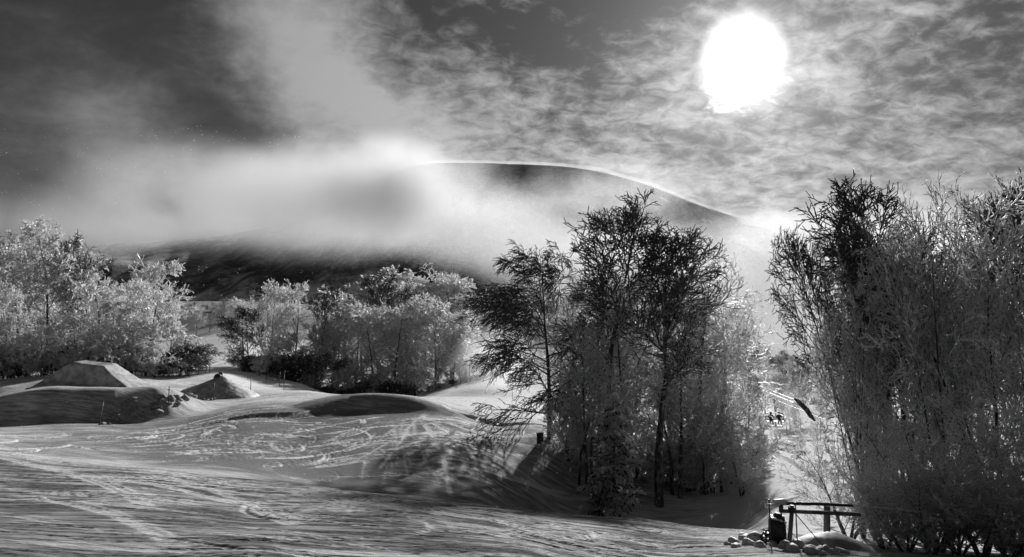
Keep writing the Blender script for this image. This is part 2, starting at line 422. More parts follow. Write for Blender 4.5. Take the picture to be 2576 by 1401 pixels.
def build_terrain():
    us = np.concatenate([np.linspace(-900, -60, 40), np.arange(-40, 1070, 1.6), np.linspace(1090, 1900, 40)])
    vv = np.arange(355 + 700 * 5 / 3.5, 355 + 700 * 5 / 9.5, -12)
    v2 = np.arange(355 + 700 * 5 / 9.5, 355 + 700 * 5 / 33, -.75)
    Ys = np.concatenate([700 * 5 / (vv - 355), 700 * 5 / (v2 - 355), np.arange(33.2, 66, .17), np.arange(66.3, 112, .45), np.geomspace(113, 330, 60)])
    Yg, Ug = np.meshgrid(Ys, us, indexing='ij')
    X = (Ug - CX) / F * Yg
    x = X.ravel(); y = Yg.ravel()
    z = zg(x, y) + map_at(TH, x, y)
    # ragged edge of ploughed snow along the marker poles
    nr, nc = X.shape
    idx = np.arange(nr * nc).reshape(nr, nc)
    q = np.stack([idx[:-1, :-1], idx[:-1, 1:], idx[1:, 1:], idx[1:, :-1]], -1).reshape(-1, 4)
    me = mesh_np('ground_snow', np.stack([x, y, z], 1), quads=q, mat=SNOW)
    at_ = me.attributes.new('powder', 'FLOAT', 'POINT')
    # groomed grey ice on the middle slope, soft snow towards the far right
    uu = F * x / y + CX
    fore = np.clip((27 - y) / 5, 0, 1)
    ice = np.exp(-(((uu - 300) / 200) ** 2)) * np.clip((y - 30) / 8, 0, 1) * np.clip((64 - y) / 10, 0, 1)
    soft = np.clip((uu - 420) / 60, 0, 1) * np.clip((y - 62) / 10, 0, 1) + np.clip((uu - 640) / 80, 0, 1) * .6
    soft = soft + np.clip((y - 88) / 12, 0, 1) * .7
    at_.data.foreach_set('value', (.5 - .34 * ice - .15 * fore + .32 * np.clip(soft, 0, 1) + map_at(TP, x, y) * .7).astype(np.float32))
    sc_ = me.attributes.new('scour_shade', 'FLOAT', 'POINT'); sc_.data.foreach_set('value', np.clip((28 - y) / 5, 0, 1).astype(np.float32))  # foreground mask for the painted ridge shade and scoured ice
    return tag(link('snow_ground', me), 'wide snow slope crossed by ski tracks and loops', None, None, 'structure')
build_terrain()

# ------------------------------------------------------------------ mountain
def mountain_material():
    m, g, out = mat_new('mountain_side')
    p = g.node('ShaderNodeBsdfPrincipled'); g.l.new(p.outputs[0], out.inputs[0])
    tc = g.node('ShaderNodeTexCoord').outputs['Object']
    n = g.noise(g.mapping(tc, scale=(1, .5, 1)), .04, 6, .65)
    f = g.noise(tc, .3, 4, .7)
    k = g.m('ADD', g.m('MULTIPLY', n, .8), g.m('MULTIPLY', f, .3))
    sz = g.node('ShaderNodeSeparateXYZ'); g.l.new(tc, sz.inputs[0])
    snow = g.step(g.m('ADD', sz.outputs[2], g.m('MULTIPLY', n, 20)), 205, 232)
    gul = g.noise(g.mapping(tc, rot=(0, 0, .35), scale=(1, .18, .35)), .05, 6, .7, .4)
    alb = g.m('ADD', g.m('MULTIPLY', g.step(k, .46, .68, .06, .5), g.step(gul, .38, .6, .35, 1.2)), g.m('MULTIPLY', snow, .5))
    g.l.new(g.grey(alb), p.inputs['Base Color']); p.inputs['Roughness'].default_value = .9
    b = g.node('ShaderNodeBump'); b.inputs['Strength'].default_value = .6; b.inputs['Distance'].default_value = 8
    g.l.new(f, b.inputs['Height']); g.l.new(b.outputs[0], p.inputs['Normal'])
    return m
def build_mountain():
    ru = [-900, -400, 0, 200, 300, 340, 370, 400, 430, 480, 520, 560, 600, 650, 700, 750, 800, 900, 1024, 1400, 1900]
    rv = [262, 255, 248, 238, 220, 200, 180, 166, 161.5, 161.5, 163, 164.5, 169, 183, 203, 219, 230, 246, 268, 320, 340]
    us = np.linspace(-900, 1900, 420); Ys = np.concatenate([np.geomspace(310, 740, 70), np.linspace(744, 820, 50), np.linspace(825, 1300, 24)])
    Yg, Ug = np.meshgrid(Ys, us, indexing='ij'); X = (Ug - CX) / F * Yg
    rz = np.array([at(a, b, 800)[2] for a, b in zip(ru, rv)])
    top = np.interp(Ug, ru, rz)
    kern = np.exp(-(np.arange(-6, 7) / 3.) ** 2); kern /= kern.sum()
    top = np.apply_along_axis(lambda r: np.convolve(np.pad(r, 6, 'edge'), kern, 'valid'), 1, top)
    foot = zbase(X.ravel(), np.full(X.size, 300.0)).reshape(X.shape) * 0
    xf = (Ug - CX) / F * 315.0
    foot = zbase(xf.ravel(), np.full(X.size, 315.0)).reshape(X.shape) - 1.5
    t = np.clip((Yg - 430) / 370, 0, 1)
    z = foot + (top - foot) * t
    z = np.where(Yg > 800, top - (Yg - 800) * .35, z)
    nse = 3.2 * np.sin(X * .17 + 2.5 * np.sin(Yg * .02)) * np.sin(Yg * .05 + X * .03) + 5 * np.sin(X * .041 + Yg * .016) * np.sin(Yg * .035 - X * .012) + 2.5 * np.sin(X * .09 + 2) * np.sin(Yg * .083)
    z = z + nse * np.clip(t * 4, 0, 1) * np.clip((1 - t) * 4, 0, 1)
    k = np.exp(-(np.arange(-9, 10) / 4.5) ** 2); k /= k.sum()
    z = np.apply_along_axis(lambda c: np.convolve(np.pad(c, 9, 'edge'), k, 'valid'), 0, z)
    nr, nc = X.shape; idx = np.arange(nr * nc).reshape(nr, nc)
    q = np.stack([idx[:-1, :-1], idx[:-1, 1:], idx[1:, 1:], idx[1:, :-1]], -1).reshape(-1, 4)
    me = mesh_np('mountain', np.stack([X.ravel(), Yg.ravel(), z.ravel()], 1), quads=q, mat=mountain_material())
    tag(link('mountain', me), 'long snow capped mountain ridge half hidden in drifting cloud', None, None, 'structure')
build_mountain()
# ------------------------------------------------------------------ trees
def unit(a): return a / (np.linalg.norm(a, axis=-1, keepdims=True) + 1e-9)

def along(P, t):
    K = P.shape[1]; f = np.clip(t, 0, .9999) * (K - 1); i = f.astype(int); a = (f - i)[:, None]
    r = np.arange(len(P)); p0, p1 = P[r, i], P[r, i + 1]
    return p0 * (1 - a) + p1 * a, unit(p1 - p0)

def grow(r, P, R, n, t0, t1, L, ang, trop, wob, K, rtip, rk=.62, flat=0.):
    """n children on every polyline of P"""
    N = len(P); ix = np.repeat(np.arange(N), n); M = N * n
    t = t0 + (t1 - t0) * ((np.tile(np.arange(n), N) + r.random(M)) / n)
    pos, d = along(P[ix], t)
    rv = r.normal(size=(M, 3)); rv[:, 2] *= (1 - flat)
    perp = unit(rv - d * (rv * d).sum(1, keepdims=True))
    a = r.normal(ang, .18, M)[:, None]
    dd = unit(d * np.cos(a) + perp * np.sin(a))
    ln = L(t, ix) * r.uniform(.7, 1.25, M)
    pts = np.empty((M, K, 3)); pts[:, 0] = pos
    st = (ln / (K - 1))[:, None]
    for k in range(1, K):
        dd = unit(dd + np.array(trop) / (K - 1) + r.normal(0, wob, (M, 3)))
        pts[:, k] = pts[:, k - 1] + dd * st
    rr = np.array([np.interp(t[i], np.linspace(0, 1, R.shape[1]), R[ix[i]]) for i in range(M)]) if M < 4000 else R[ix, (t * (R.shape[1] - 1)).astype(int)]
    r0 = np.maximum(rr * rk, rtip)
    rad = r0[:, None] * (1 - np.linspace(0, 1, K)[None]) + rtip * np.linspace(0, 1, K)[None]
    return pts, rad, t, ix

def tubes(P, R, S):
    N, K, _ = P.shape
    T = np.empty_like(P); T[:, 1:-1] = P[:, 2:] - P[:, :-2]; T[:, 0] = P[:, 1] - P[:, 0]; T[:, -1] = P[:, -1] - P[:, -2]
    T = unit(T); ref = np.where(np.abs(T[..., 2:3]) > .9, np.array([1., 0, 0]), np.array([0, 0, 1.]))
    A = unit(np.cross(T, ref)); B = np.cross(T, A)
    th = np.arange(S) * 2 * np.pi / S
    V = P[:, :, None] + R[:, :, None, None] * (A[:, :, None] * np.cos(th)[None, None, :, None] + B[:, :, None] * np.sin(th)[None, None, :, None])
    idx = np.arange(N * K * S).reshape(N, K, S); nx = np.roll(idx, -1, 2)
    q = np.stack([idx[:, :-1], nx[:, :-1], nx[:, 1:], idx[:, 1:]], -1).reshape(-1, 4)
    return V.reshape(-1, 3), q

def join(parts):
    V = []; Q = []; o = 0
    for v, q in parts: V.append(v); Q.append(q + o); o += len(v)
    return np.concatenate(V), np.concatenate(Q)

def flakes(r, P, m, size, lift=0., H=None, top=None, keep=1.0, elong=3.2):
    """m small bent plates of rime on every polyline"""
    N = len(P); ix = np.repeat(np.arange(N), m); M = N * m
    pos, d = along(P[ix], r.random(M))
    p = np.full(M, keep)
    if top is not None:
        p = p * np.clip(1.1 - (pos[:, 2] / H - top) / .22, .07, 1)
    k = r.random(M) < p; pos, d = pos[k], d[k]; M = len(pos)
    s = size * r.uniform(.5, 1.5, M)[:, None]
    rv = r.normal(size=(M, 3)); a = unit(np.cross(d, rv)); b = unit(d + r.normal(0, .25, (M, 3))); c = np.cross(a, b)
    off = a * s * .25; off[:, 2] += lift
    P0 = pos + off
    V = np.stack([P0 - b * s * elong * .5, P0 + a * s * .30 + c * s * .25 + b * s * .4, P0 + b * s * elong * .5, P0 - a * s * .30 + c * s * .25 - b * s * .3], 1)
    q = np.arange(M * 4).reshape(M, 4)
    return V.reshape(-1, 3), q

def proto_tree(seed, H, spread, n1=20, n2=9, n3=8, n4=3, base=.22, stems=1, lean=(0, 0), droop=0., bias=(0, 0, 0),
               ang=.85, top=.7, rime=.13, rkeep=1., thin=1.0, crown_low=.25, tmat=None, trunk_r=None, splay=.35, sparse_top=False, flk=(3, 3)):
    r = np.random.default_rng(seed)
    tr = trunk_r or H * .016
    K = 9
    P = np.empty((stems, K, 3)); R = np.empty((stems, K))
    for s in range(stems):
        az = s * 2.399 + r.uniform(0, .6)
        sp_ = splay if stems > 1 else 0.0
        dv = np.array([math.cos(az) * sp_ * r.uniform(.5, 1.2) + lean[0], math.sin(az) * sp_ * r.uniform(.5, 1.2) + lean[1], 1.0])
        p = np.array([math.cos(az), math.sin(az), 0]) * (.12 * (stems > 1)); h = H * (1 if s == 0 else r.uniform(.7, .98))
        for k in range(K):
            P[s, k] = p
            p = p + dv / dv[2] * h / (K - 1) * np.array([1, 1, 1]); dv = dv + np.append(r.normal(0, .05, 2), 0) + np.array([bias[0] * .05, bias[1] * .05, 0])
        R[s] = tr * (.75 if stems > 1 else 1) * (1 - np.linspace(0, 1, K) ** .8 * .93)
    prof = lambda t, ix: spread * (np.sin(np.pi * np.clip((t - base) / (1 - base) * .8 + .2, 0, 1)) ** .7 * .95 + .12)
    up = (bias[0], bias[1], .35 - droop + bias[2])
    P1, R1, t1, _ = grow(r, P, R, n1, base, .97, prof, ang, up, .07, 6, .012 * thin, .55)
    L1 = np.linalg.norm(P1[:, -1] - P1[:, 0], axis=1)
    P2, R2, _, i2 = grow(r, P1, R1, n2, .15, 1., lambda t, ix: L1[ix] * (.62 - .32 * t) + .25, .75, (bias[0] * .8, bias[1] * .8, .15 - droop + bias[2]), .10, 5, .008 * thin, .6)
    L2 = np.linalg.norm(P2[:, -1] - P2[:, 0], axis=1)
    P3, R3, _, i3 = grow(r, P2, R2, n3, .12, 1., lambda t, ix: L2[ix] * (.55 - .25 * t) + .14, .7, (bias[0], bias[1], .05 - droop * 1.4 + bias[2]), .13, 4, .007 * thin, .6)
    tw = [tubes(P3, R3 * thin, 3)]
    if n4:
        L3 = np.linalg.norm(P3[:, -1] - P3[:, 0], axis=1)
        P4, R4, _, _ = grow(r, P3, R3, n4, .2, 1., lambda t, ix: L3[ix] * .5 + .08, .65, (0, 0, -droop), .12, 3, .006 * thin, .8)
        tw.append(tubes(P4, R4 * thin, 3))
    # small twigs straight on limbs and on the leader
    Px, Rx, _, _ = grow(r, P1, R1, n2, .2, 1., lambda t, ix: .35 + 0 * t, .8, (0, 0, .1), .12, 3, .006 * thin, .3)
    tw.append(tubes(Px, Rx * thin, 3))
    trunk = join([tubes(P, R, 8)]); limbs = join([tubes(P1, R1, 5), tubes(P2, R2, 4)]); twigs = join(tw)
    fl = [flakes(r, P3, flk[0], rime, 0, H, top, rkeep)]
    if n4: fl.append(flakes(r, P4, flk[1], rime * .85, 0, H, top, rkeep))
    fl.append(flakes(r, P2, 6, rime * .9, .02, H, top, rkeep)); fl.append(flakes(r, P1, 8, rime, .03, H, top, rkeep * .8))
    fr = join(fl)
    return dict(H=H, trunk=mesh_np('trunk', *trunk, mat=BARK), limbs=mesh_np('limbs', *limbs, mat=BARK if tmat else RBARK),
                twigs=mesh_np('twigs', *twigs, mat=tmat or FROST), rime=mesh_np('rime', *fr, mat=RIME, smooth=False))

def proto_spruce(seed, H, spread):
    r = np.random.default_rng(seed); K = 8
    P = np.zeros((1, K, 3)); P[0, :, 2] = np.linspace(0, H, K); R = (H * .018 * (1 - np.linspace(0, 1, K) * .95))[None]
    P1, R1, t1, _ = grow(r, P, R, 64, .1, .98, lambda t, ix: spread * (1.05 - t) + .15, 1.45, (0, 0, -.55), .05, 6, .01, .4)
    L1 = np.linalg.norm(P1[:, -1] - P1[:, 0], axis=1)
    P2, R2, _, _ = grow(r, P1, R1, 12, .15, 1., lambda t, ix: L1[ix] * (.42 - .25 * t) + .1, .9, (0, 0, -.5), .08, 4, .006, .5, flat=.7)
    nd = join([flakes(r, P2, 6, .16, -.03, elong=1.6), flakes(r, P1, 8, .18, -.03, elong=1.8)])
    sn = join([flakes(r, P2, 7, .26, .07, keep=.9, elong=1.3), flakes(r, P1, 18, .32, .10, keep=.95, elong=1.3)])
    return dict(H=H, trunk=mesh_np('trunk', *tubes(P, R, 8), mat=BARK), limbs=mesh_np('boughs', *join([tubes(P1, R1, 4), tubes(P2, R2, 3)]), mat=BARK),
                twigs=mesh_np('needles', *nd, mat=NEEDLE, smooth=False), rime=mesh_np('snow_load', *sn, mat=RIME, smooth=False), spruce=True)

def plant(p, x, y, h, label, cat='tree', group=None, name='frosted_tree', rot=0., sx=1., sy=1., lean=(0., 0.), sink=.15, z=None):
    e = bpy.data.objects.new(name, None); COL.objects.link(e)
    e.empty_display_size = .3
    s = h / p['H']
    e.location = (x, y, (g1(x, y) if z is None else z) - sink)
    e.scale = (s * sx, s * sx * sy, s); e.rotation_euler = (lean[1], lean[0], rot)
    sp_ = p.get('spruce')
    link('trunk', p['trunk'], e); link('boughs' if sp_ else 'limbs', p['limbs'], e)['kind'] = 'stuff'
    link('needles' if sp_ else 'crown', p['twigs'], e)['kind'] = 'stuff'; link('snow_load' if sp_ else 'rime', p['rime'], e)['kind'] = 'stuff'
    return tag(e, label, cat, group)

def plant_px(p, u, Y, vtop, label, **k):
    """foot at image column u and distance Y, top seen at row vtop"""
    x = (u - CX) / F * Y; z0 = g1(x, Y)
    top = at(u, vtop, Y)[2]
    return plant(p, x, Y, max(top - z0, 1.0) + .15, label, **k)

TALL = proto_tree(1, 18, 5.2, n1=20, n2=7, n3=6, n4=1, base=.15, top=.76, rime=.115, flk=(5, 4), thin=1.8)
TALL2 = proto_tree(2, 18, 5.4, n1=20, n2=7, n3=6, n4=1, base=.15, top=.74, rime=.115, ang=.8, flk=(5, 4), thin=1.8)
OPEN = proto_tree(3, 18, 4.4, n1=16, n2=9, n3=7, n4=2, base=.42, top=.55, rime=.12, thin=2.1, ang=.7, flk=(3, 2), tmat=TWIG)
WIND = proto_tree(4, 13, 4.6, n1=26, n2=9, n3=8, n4=2, base=.12, bias=(-.75, -.1, -.25), droop=.25, top=.3, rime=.12, rkeep=.35, thin=1.8, ang=1.1, tmat=TWIG)
BUSHY = proto_tree(5, 10, 3.6, n1=9, n2=6, n3=5, n4=2, base=.05, stems=4, top=.95, rime=.12, splay=.3, flk=(5, 3), thin=1.9)
DROOP = proto_tree(6, 12, 4.2, n1=17, n2=7, n3=6, n4=1, base=.1, droop=.45, top=1.0, rime=.12, ang=1.1, flk=(5, 4), thin=1.9)
FAN = proto_tree(7, 13, 4.0, n1=8, n2=6, n3=6, n4=1, base=.1, stems=5, top=.92, rime=.072, splay=.28, ang=.8, flk=(5, 4), thin=1.9)
FAN2 = proto_tree(8, 13, 4.1, n1=8, n2=6, n3=6, n4=1, base=.08, stems=5, top=.92, rime=.072, splay=.36, ang=.75, bias=(-.15, 0, 0), flk=(5, 4), thin=1.9)
FANTOP = proto_tree(9, 13, 3.0, n1=13, n2=7, n3=6, n4=2, base=.5, stems=3, top=.72, rime=.075, rkeep=.8, splay=.16, ang=.7, thin=1.8, flk=(3, 2), tmat=TWIG)
MIDA = proto_tree(21, 19, 6.0, n1=17, n2=7, n3=6, n4=1, base=.14, droop=.25, top=1.0, rime=.155, thin=2.3, flk=(6, 5))
MIDB = proto_tree(22, 19, 6.4, n1=17, n2=7, n3=6, n4=1, base=.18, droop=.1, top=.95, rime=.155, thin=2.3, flk=(6, 5))
MIDC = proto_tree(23, 19, 5.2, n1=18, n2=7, n3=6, n4=2, base=.25, droop=.0, top=.62, rime=.30, thin=2.4, flk=(2, 2), tmat=TWIG)
MIDD = proto_tree(24, 10, 4.6, n1=15, n2=7, n3=6, n4=1, base=.05, droop=.5, top=1.0, rime=.15, thin=2.2, ang=1.1, flk=(6, 5))
MIDW = proto_tree(25, 13, 5.5, n1=18, n2=8, n3=6, n4=2, base=.2, bias=(-.6, 0, .05), top=.5, rime=.22, rkeep=.35, thin=2.4, ang=1.0, tmat=TWIG)
MIDK = proto_tree(26, 6, 3.4, n1=10, n2=7, n3=5, n4=1, base=.03, stems=3, droop=.1, top=1.0, rime=.16, rkeep=.22, thin=2.6, splay=.4, tmat=TWIG)
SPRUCE = proto_spruce(31, 8.5, 2.6)

T = plant_px
ordn = ['first', 'second', 'third', 'fourth', 'fifth', 'sixth', 'seventh', 'eighth', 'ninth', 'tenth', 'eleventh', 'twelfth', 'thirteenth', 'fourteenth']
# --- central group on the shaded bank
gC = 'trees of the central group on the bank'
T(WIND, 549, 54.2, 262, 'wind-bent tree with dark drooping branches at the left edge of the central group', group=gC, rot=0)
T(OPEN, 606, 53.3, 229, 'tallest bare-topped tree rising from the middle of the central group', group=gC, rot=.6, sx=1.14)
T(OPEN, 655, 49.4, 247, 'tall tree with a dark straight trunk standing right of the snowy spruce', group=gC, rot=2.4, sx=1.20)
T(TALL, 576, 56.8, 283, 'dense frosted tree behind the wind-bent tree of the central group', group=gC, rot=1.1, sx=1.02)
T(TALL2, 632, 58.5, 280, 'frosted tree between the two tall bare-topped trees', group=gC, rot=4.0, sx=1.08)
T(TALL2, 690, 53.3, 273, 'frosted tree forming the right shoulder of the central group', group=gC, rot=3.1, sx=1.14)
T(TALL, 722, 56.8, 306, 'lower frosted tree on the right flank of the central group', group=gC, rot=5.0, sx=1.08)
T(MIDC, 744, 64.5, 335, 'rightmost slender tree of the central group above the gully', group=gC, rot=2.0, sx=0.54)
T(DROOP, 590, 49.9, 360, 'drooping frosted tree low in the central group left of the spruce', group=gC, rot=.3, sx=0.96)
T(DROOP, 668, 51.6, 370, 'low drooping frosted tree behind the dark straight trunk', group=gC, rot=2.2, sx=1.08)
T(BUSHY, 568, 52.5, 395, 'frosted thicket beside the dark box at the wind-bent tree', cat='bush', name='frosted_bush', group=gC, rot=1.2)
T(BUSHY, 700, 51.6, 400, 'frosted bush at the foot of the right shoulder tree', cat='bush', name='frosted_bush', group=gC, rot=3.9)
T(BUSHY, 735, 49.9, 425, 'frosted bush on the edge of the gully below the slender tree', cat='bush', name='frosted_bush', group=gC, rot=5.3)
T(DROOP, 640, 61.9, 330, 'drooping frosted tree deep inside the central group', group=gC, rot=4.4, sx=0.96)
T(BUSHY, 757, 56.8, 445, 'small frosted bush where the bank meets the snowy gully', cat='bush', name='frosted_bush', group=gC, rot=.4)
T(SPRUCE, 612, 46.4, 394, 'snow laden spruce with drooping boughs in front of the central group', name='spruce_tree', group=gC, rot=.8)
for k, (u, Y, v, w) in enumerate([(585, 50, 330, .75), (622, 52, 300, .75), (676, 51, 310, .8), (716, 52, 345, .7)]):
    T((TALL, TALL2)[k % 2], u, Y, v, ordn[k] + ' tree from the left in the front row of the central group', group=gC, rot=k * 1.3 + .7, sx=w)
# --- right hand thicket
gR = 'tall thicket along the right edge'
T(FANTOP, 862, 30, 240, 'leaning tree with dark bare branches reaching out over the gully', group=gR, rot=.2, lean=(-.06, 0), sx=.55)
T(FAN, 852, 28, 278, 'many-stemmed frosted tree fanning out behind the pipe frame', group=gR, sy=.6, rot=1.0, sx=.66)
T(FAN2, 838, 25.5, 442, 'low frosted shrub spreading left over the pipes of the frame', cat='bush', name='frosted_bush', group=gR, sy=.5, rot=.0, sx=1.5)
T(FAN2, 890, 29, 222, 'tall frosted tree with thin dark shoots at its very top', group=gR, sy=.5, rot=2.0, sx=.85)
T(FANTOP, 912, 29, 206, 'dark topped tree making the highest point of the right thicket', group=gR, sy=.5, rot=2.9, sx=.9)
T(FAN, 935, 27, 220, 'frosted tree in the middle of the right thicket', group=gR, sy=.5, rot=4.0, sx=.9)
T(FAN, 872, 31, 246, 'frosted tree filling the left shoulder of the right thicket', group=gR, sy=.5, rot=1.4, sx=.8)
T(FAN2, 912, 30, 218, 'frosted tree just below the highest dark crown of the right thicket', group=gR, sy=.5, rot=4.9, sx=.8)
T(FANTOP, 970, 31, 224, 'dark crowned tree on the right shoulder of the right thicket', group=gR, sy=.5, rot=5.2, sx=.8)
T(FAN2, 985, 26, 240, 'frosted tree with a thick dark trunk near the right border', group=gR, sy=.5, rot=5.5, sx=.8)
T(FAN, 1025, 25, 243, 'frosted tree cut off by the right border', group=gR, sy=.5, rot=.7, sx=.9)
T(FAN2, 925, 22, 420, 'low frosted shrub at the bottom of the right thicket', cat='bush', name='frosted_bush', group=gR, sy=.5, rot=3.3, sx=1.3)
T(FAN, 1000, 21, 400, 'frosted shrub in the bottom right corner', cat='bush', name='frosted_bush', group=gR, sy=.5, rot=1.9, sx=1.2)
for k, (u, Y, v, w) in enumerate([(575, 57, 318, .9), (598, 58, 285, .9), (630, 58, 285, .9), (668, 57, 280, .9), (700, 56, 305, .8), (722, 58, 335, .7)]):
    T((TALL2, TALL)[k % 2], u, Y, v, ordn[k] + ' tree from the left in the dense inner row of the central group', group=gC, rot=k * 2.1, sx=w)
for k, (u, Y, v) in enumerate([(582, 54, 420), (604, 55, 415), (632, 54.5, 425), (660, 54, 430), (684, 52.5, 435), (708, 52, 445), (726, 54, 445), (742, 60, 440)]):
    T(BUSHY, u, Y, v, ordn[k] + ' bush from the left in the undergrowth of the central group', cat='bush', name='frosted_bush', group=gC, rot=k * 1.7, sx=1.3)
for k, (u, Y, v) in enumerate([(872, 20.5, 470), (893, 19.5, 482), (915, 19, 468), (942, 19.5, 476), (966, 18.5, 465), (990, 19, 478), (1015, 18.5, 470)]):
    T((FAN, FAN2)[k % 2], u, Y, v, ordn[k] + ' low bush from the left in the tangle at the foot of the right thicket', cat='bush', name='frosted_bush', group=gR, rot=k * 2.3, sx=1.7)
# --- left wood behind the jump
gL = 'frosted wood on the left'
T(MIDA, -8, 92, 246, 'dark crowned tree cut off by the left border', group=gL, rot=.5, sx=.8)
T(MIDB, 22, 96, 250, 'tall frosted tree second from the left border', group=gL, rot=1.5, sx=.8)
T(MIDB, 50, 100, 233, 'tallest frosted tree of the left wood with a ragged dark top', group=gL, rot=2.5, sx=.8)
T(MIDC, 85, 102, 243, 'open tree with upright dark limbs right of the tallest left tree', group=gL, rot=.9, sx=.75)
T(MIDA, 8, 84, 290, 'bright heavily frosted tree low at the left border', group=gL, rot=2.8, sx=.8)
T(MIDD, 45, 86, 328, 'shaded low tree left of the snow ramp', group=gL, rot=.2)
T(MIDD, 78, 90, 318, 'frosted low tree directly behind the snow ramp', group=gL, rot=1.7)
T(MIDD, 112, 92, 305, 'round frosted tree above the top edge of the snow ramp', group=gL, rot=3.0)
T(MIDB, 149, 97, 268, 'large frosted tree with a thick dark trunk right of the snow ramp', group=gL, rot=4.2, sx=.95)
T(MIDD, 172, 98, 318, 'drooping frosted tree at the right end of the left wood', group=gL, rot=5.1, sx=.9)
T(MIDA, 122, 110, 292, 'frosted tree behind and between the open tree and the thick trunked tree', group=gL, rot=3.6, sx=.8)
T(MIDA, 30, 112, 262, 'frosted tree filling the back of the left wood', group=gL, rot=5.6, sx=.9)
for k, (u, Y, v) in enumerate([(-15, 84, 335), (12, 86, 340), (30, 88, 335), (62, 90, 338), (95, 92, 332), (128, 93, 328), (158, 94, 340), (184, 100, 338)]):
    T(MIDD, u, Y, v, ordn[k] + ' bush from the left in the undergrowth of the left wood', cat='bush', name='frosted_bush', group=gL, rot=k * 1.2, sx=1.25)
for k, (u, Y, v) in enumerate([(70, 106, 262), (102, 108, 280), (135, 104, 285), (165, 105, 290)]):
    T((MIDA, MIDB)[k % 2], u, Y, v, ordn[k] + ' tree from the left in the second row of the left wood', group=gL, rot=k * 2.6, sx=1.0)
# --- beyond the upper ski run
gU = 'small frosted trees above the upper ski run'
for k, (u, Y, v, pr) in enumerate([(197, 190, 308, MIDB), (210, 200, 312, MIDA), (222, 205, 304, MIDB), (236, 210, 300, MIDA), (252, 215, 292, MIDC), (268, 210, 298, MIDB)]):
    T(pr, u, Y, v, ('first', 'second', 'third', 'fourth', 'fifth', 'sixth')[k] + ' frosted tree from the left along the top of the upper ski run', group=gU, rot=k * 1.3)
# --- group right of the upper run
gM = 'frosted trees beside the upper ski run'
T(MIDW, 251, 122, 312, 'dark tree with branches leaning left over the upper ski run', group=gM, rot=0)
T(MIDB, 245, 135, 302, 'bright frosted tree behind the dark left-leaning tree', group=gM, rot=.8, sx=.8)
T(MIDA, 272, 132, 287, 'tallest bright frosted tree beside the upper ski run', group=gM, rot=2.0, sx=.85)
T(MIDB, 296, 134, 290, 'frosted tree left of the twin dark trunks', group=gM, rot=3.3, sx=.85)
T(MIDC, 317, 130, 291, 'frosted tree showing twin dark trunks in its crown', group=gM, rot=4.4, sx=.9)
T(MIDD, 290, 125, 335, 'low frosted tree in front of the trees beside the upper ski run', group=gM, rot=.4)
T(MIDD, 262, 118, 340, 'sapling with a bare foot standing in the snow by the net poles', group=gM, rot=2.6, sx=.6)
# --- rounded wood in the middle
gD = 'rounded frosted wood behind the slope'
ordn = ['first', 'second', 'third', 'fourth', 'fifth', 'sixth', 'seventh', 'eighth', 'ninth', 'tenth', 'eleventh', 'twelfth', 'thirteenth', 'fourteenth']
back = [(334, 150, 318), (350, 152, 306), (364, 155, 295), (379, 158, 286), (394, 160, 280), (409, 162, 277), (424, 160, 278), (438, 162, 281), (452, 160, 286), (466, 158, 295), (480, 160, 308), (494, 160, 326)]
for k, (u, Y, v) in enumerate(back):
    T((MIDA, MIDB, MIDA, MIDB, MIDC)[k % 5], u, Y, v, ordn[k] + ' tree from the left along the skyline of the rounded wood', group=gD, rot=k * 1.9, sx=1.3)
front = [(322, 128, 348), (340, 130, 330), (358, 132, 318), (376, 134, 308), (396, 132, 312), (416, 136, 302), (436, 138, 308), (454, 140, 314), (470, 144, 326), (486, 148, 346)]
for k, (u, Y, v) in enumerate(front):
    T((MIDD, MIDA, MIDD, MIDB)[k % 4], u, Y, v, ordn[k] + ' tree from the left in the front row of the rounded wood', group=gD, rot=k * 2.3 + .5, sx=.95)
for k, u in enumerate([318, 333, 349, 365, 381, 397, 413, 429, 445, 461, 477, 492]):
    T(MIDD, u, 123 + k * 1.6, 372 + (k % 3) * 4, ordn[k] + ' bush from the left along the foot of the rounded wood', cat='bush', name='frosted_bush', group=gD, rot=k * 1.1, sx=1.5)
for k, u in enumerate([240, 256, 272, 288, 304]):
    T(MIDD, u, 128, 352 + (k % 2) * 5, ordn[k] + ' bush from the left below the trees beside the upper ski run', cat='bush', name='frosted_bush', group=gM, rot=k * 1.1, sx=1.3)
# --- hazy trees behind
gH = 'hazy trees on the lower mountain'
for k, (u, Y, v) in enumerate([(345, 230, 300), (470, 230, 310), (484, 235, 306), (498, 240, 312), (512, 240, 318), (526, 245, 325), (540, 245, 322)]):
    T((MIDC, MIDB)[k % 2], u, Y, v, ('hazy tree rising behind the left end of the rounded wood' if k == 0 else ordn[k - 1] + ' hazy tree right of the rounded wood below the lift tower'), group=gH, rot=k * 1.1, sx=.9)
rw = np.random.default_rng(64)
for k in range(26):
    u = 690 + k * 6.6 + rw.uniform(-3, 3); Y = rw.uniform(215, 300)
    T((MIDC, MIDB, MIDA)[k % 3], u, Y, 350 + rw.uniform(0, 10), 'far tree of the dark wooded slope seen through the gap right of centre', group='far trees on the wooded slope right of centre', rot=k * 1.3, sx=1.2)
for k in range(16):
    u = 176 + k * 6.2 + rw.uniform(-3, 3); Y = rw.uniform(235, 310)
    T((MIDB, MIDC)[k % 2], u, Y, 300 + rw.uniform(-6, 8), 'far tree on the hazy slope above the upper ski run', group='far trees above the upper ski run', rot=k * 1.3, sx=1.2)
rd = np.random.default_rng(12)
def brush(us, Yf, vf, where, grp):
    for k, u in enumerate(us):
        T(MIDK, u + rd.uniform(-3, 3), Yf(u) + rd.uniform(-1, 1), vf(u) + rd.uniform(-5, 5), 'dark low brush ' + where, cat='brush', name='dark_brush', group=grp, rot=k * 1.9, sx=1.5)
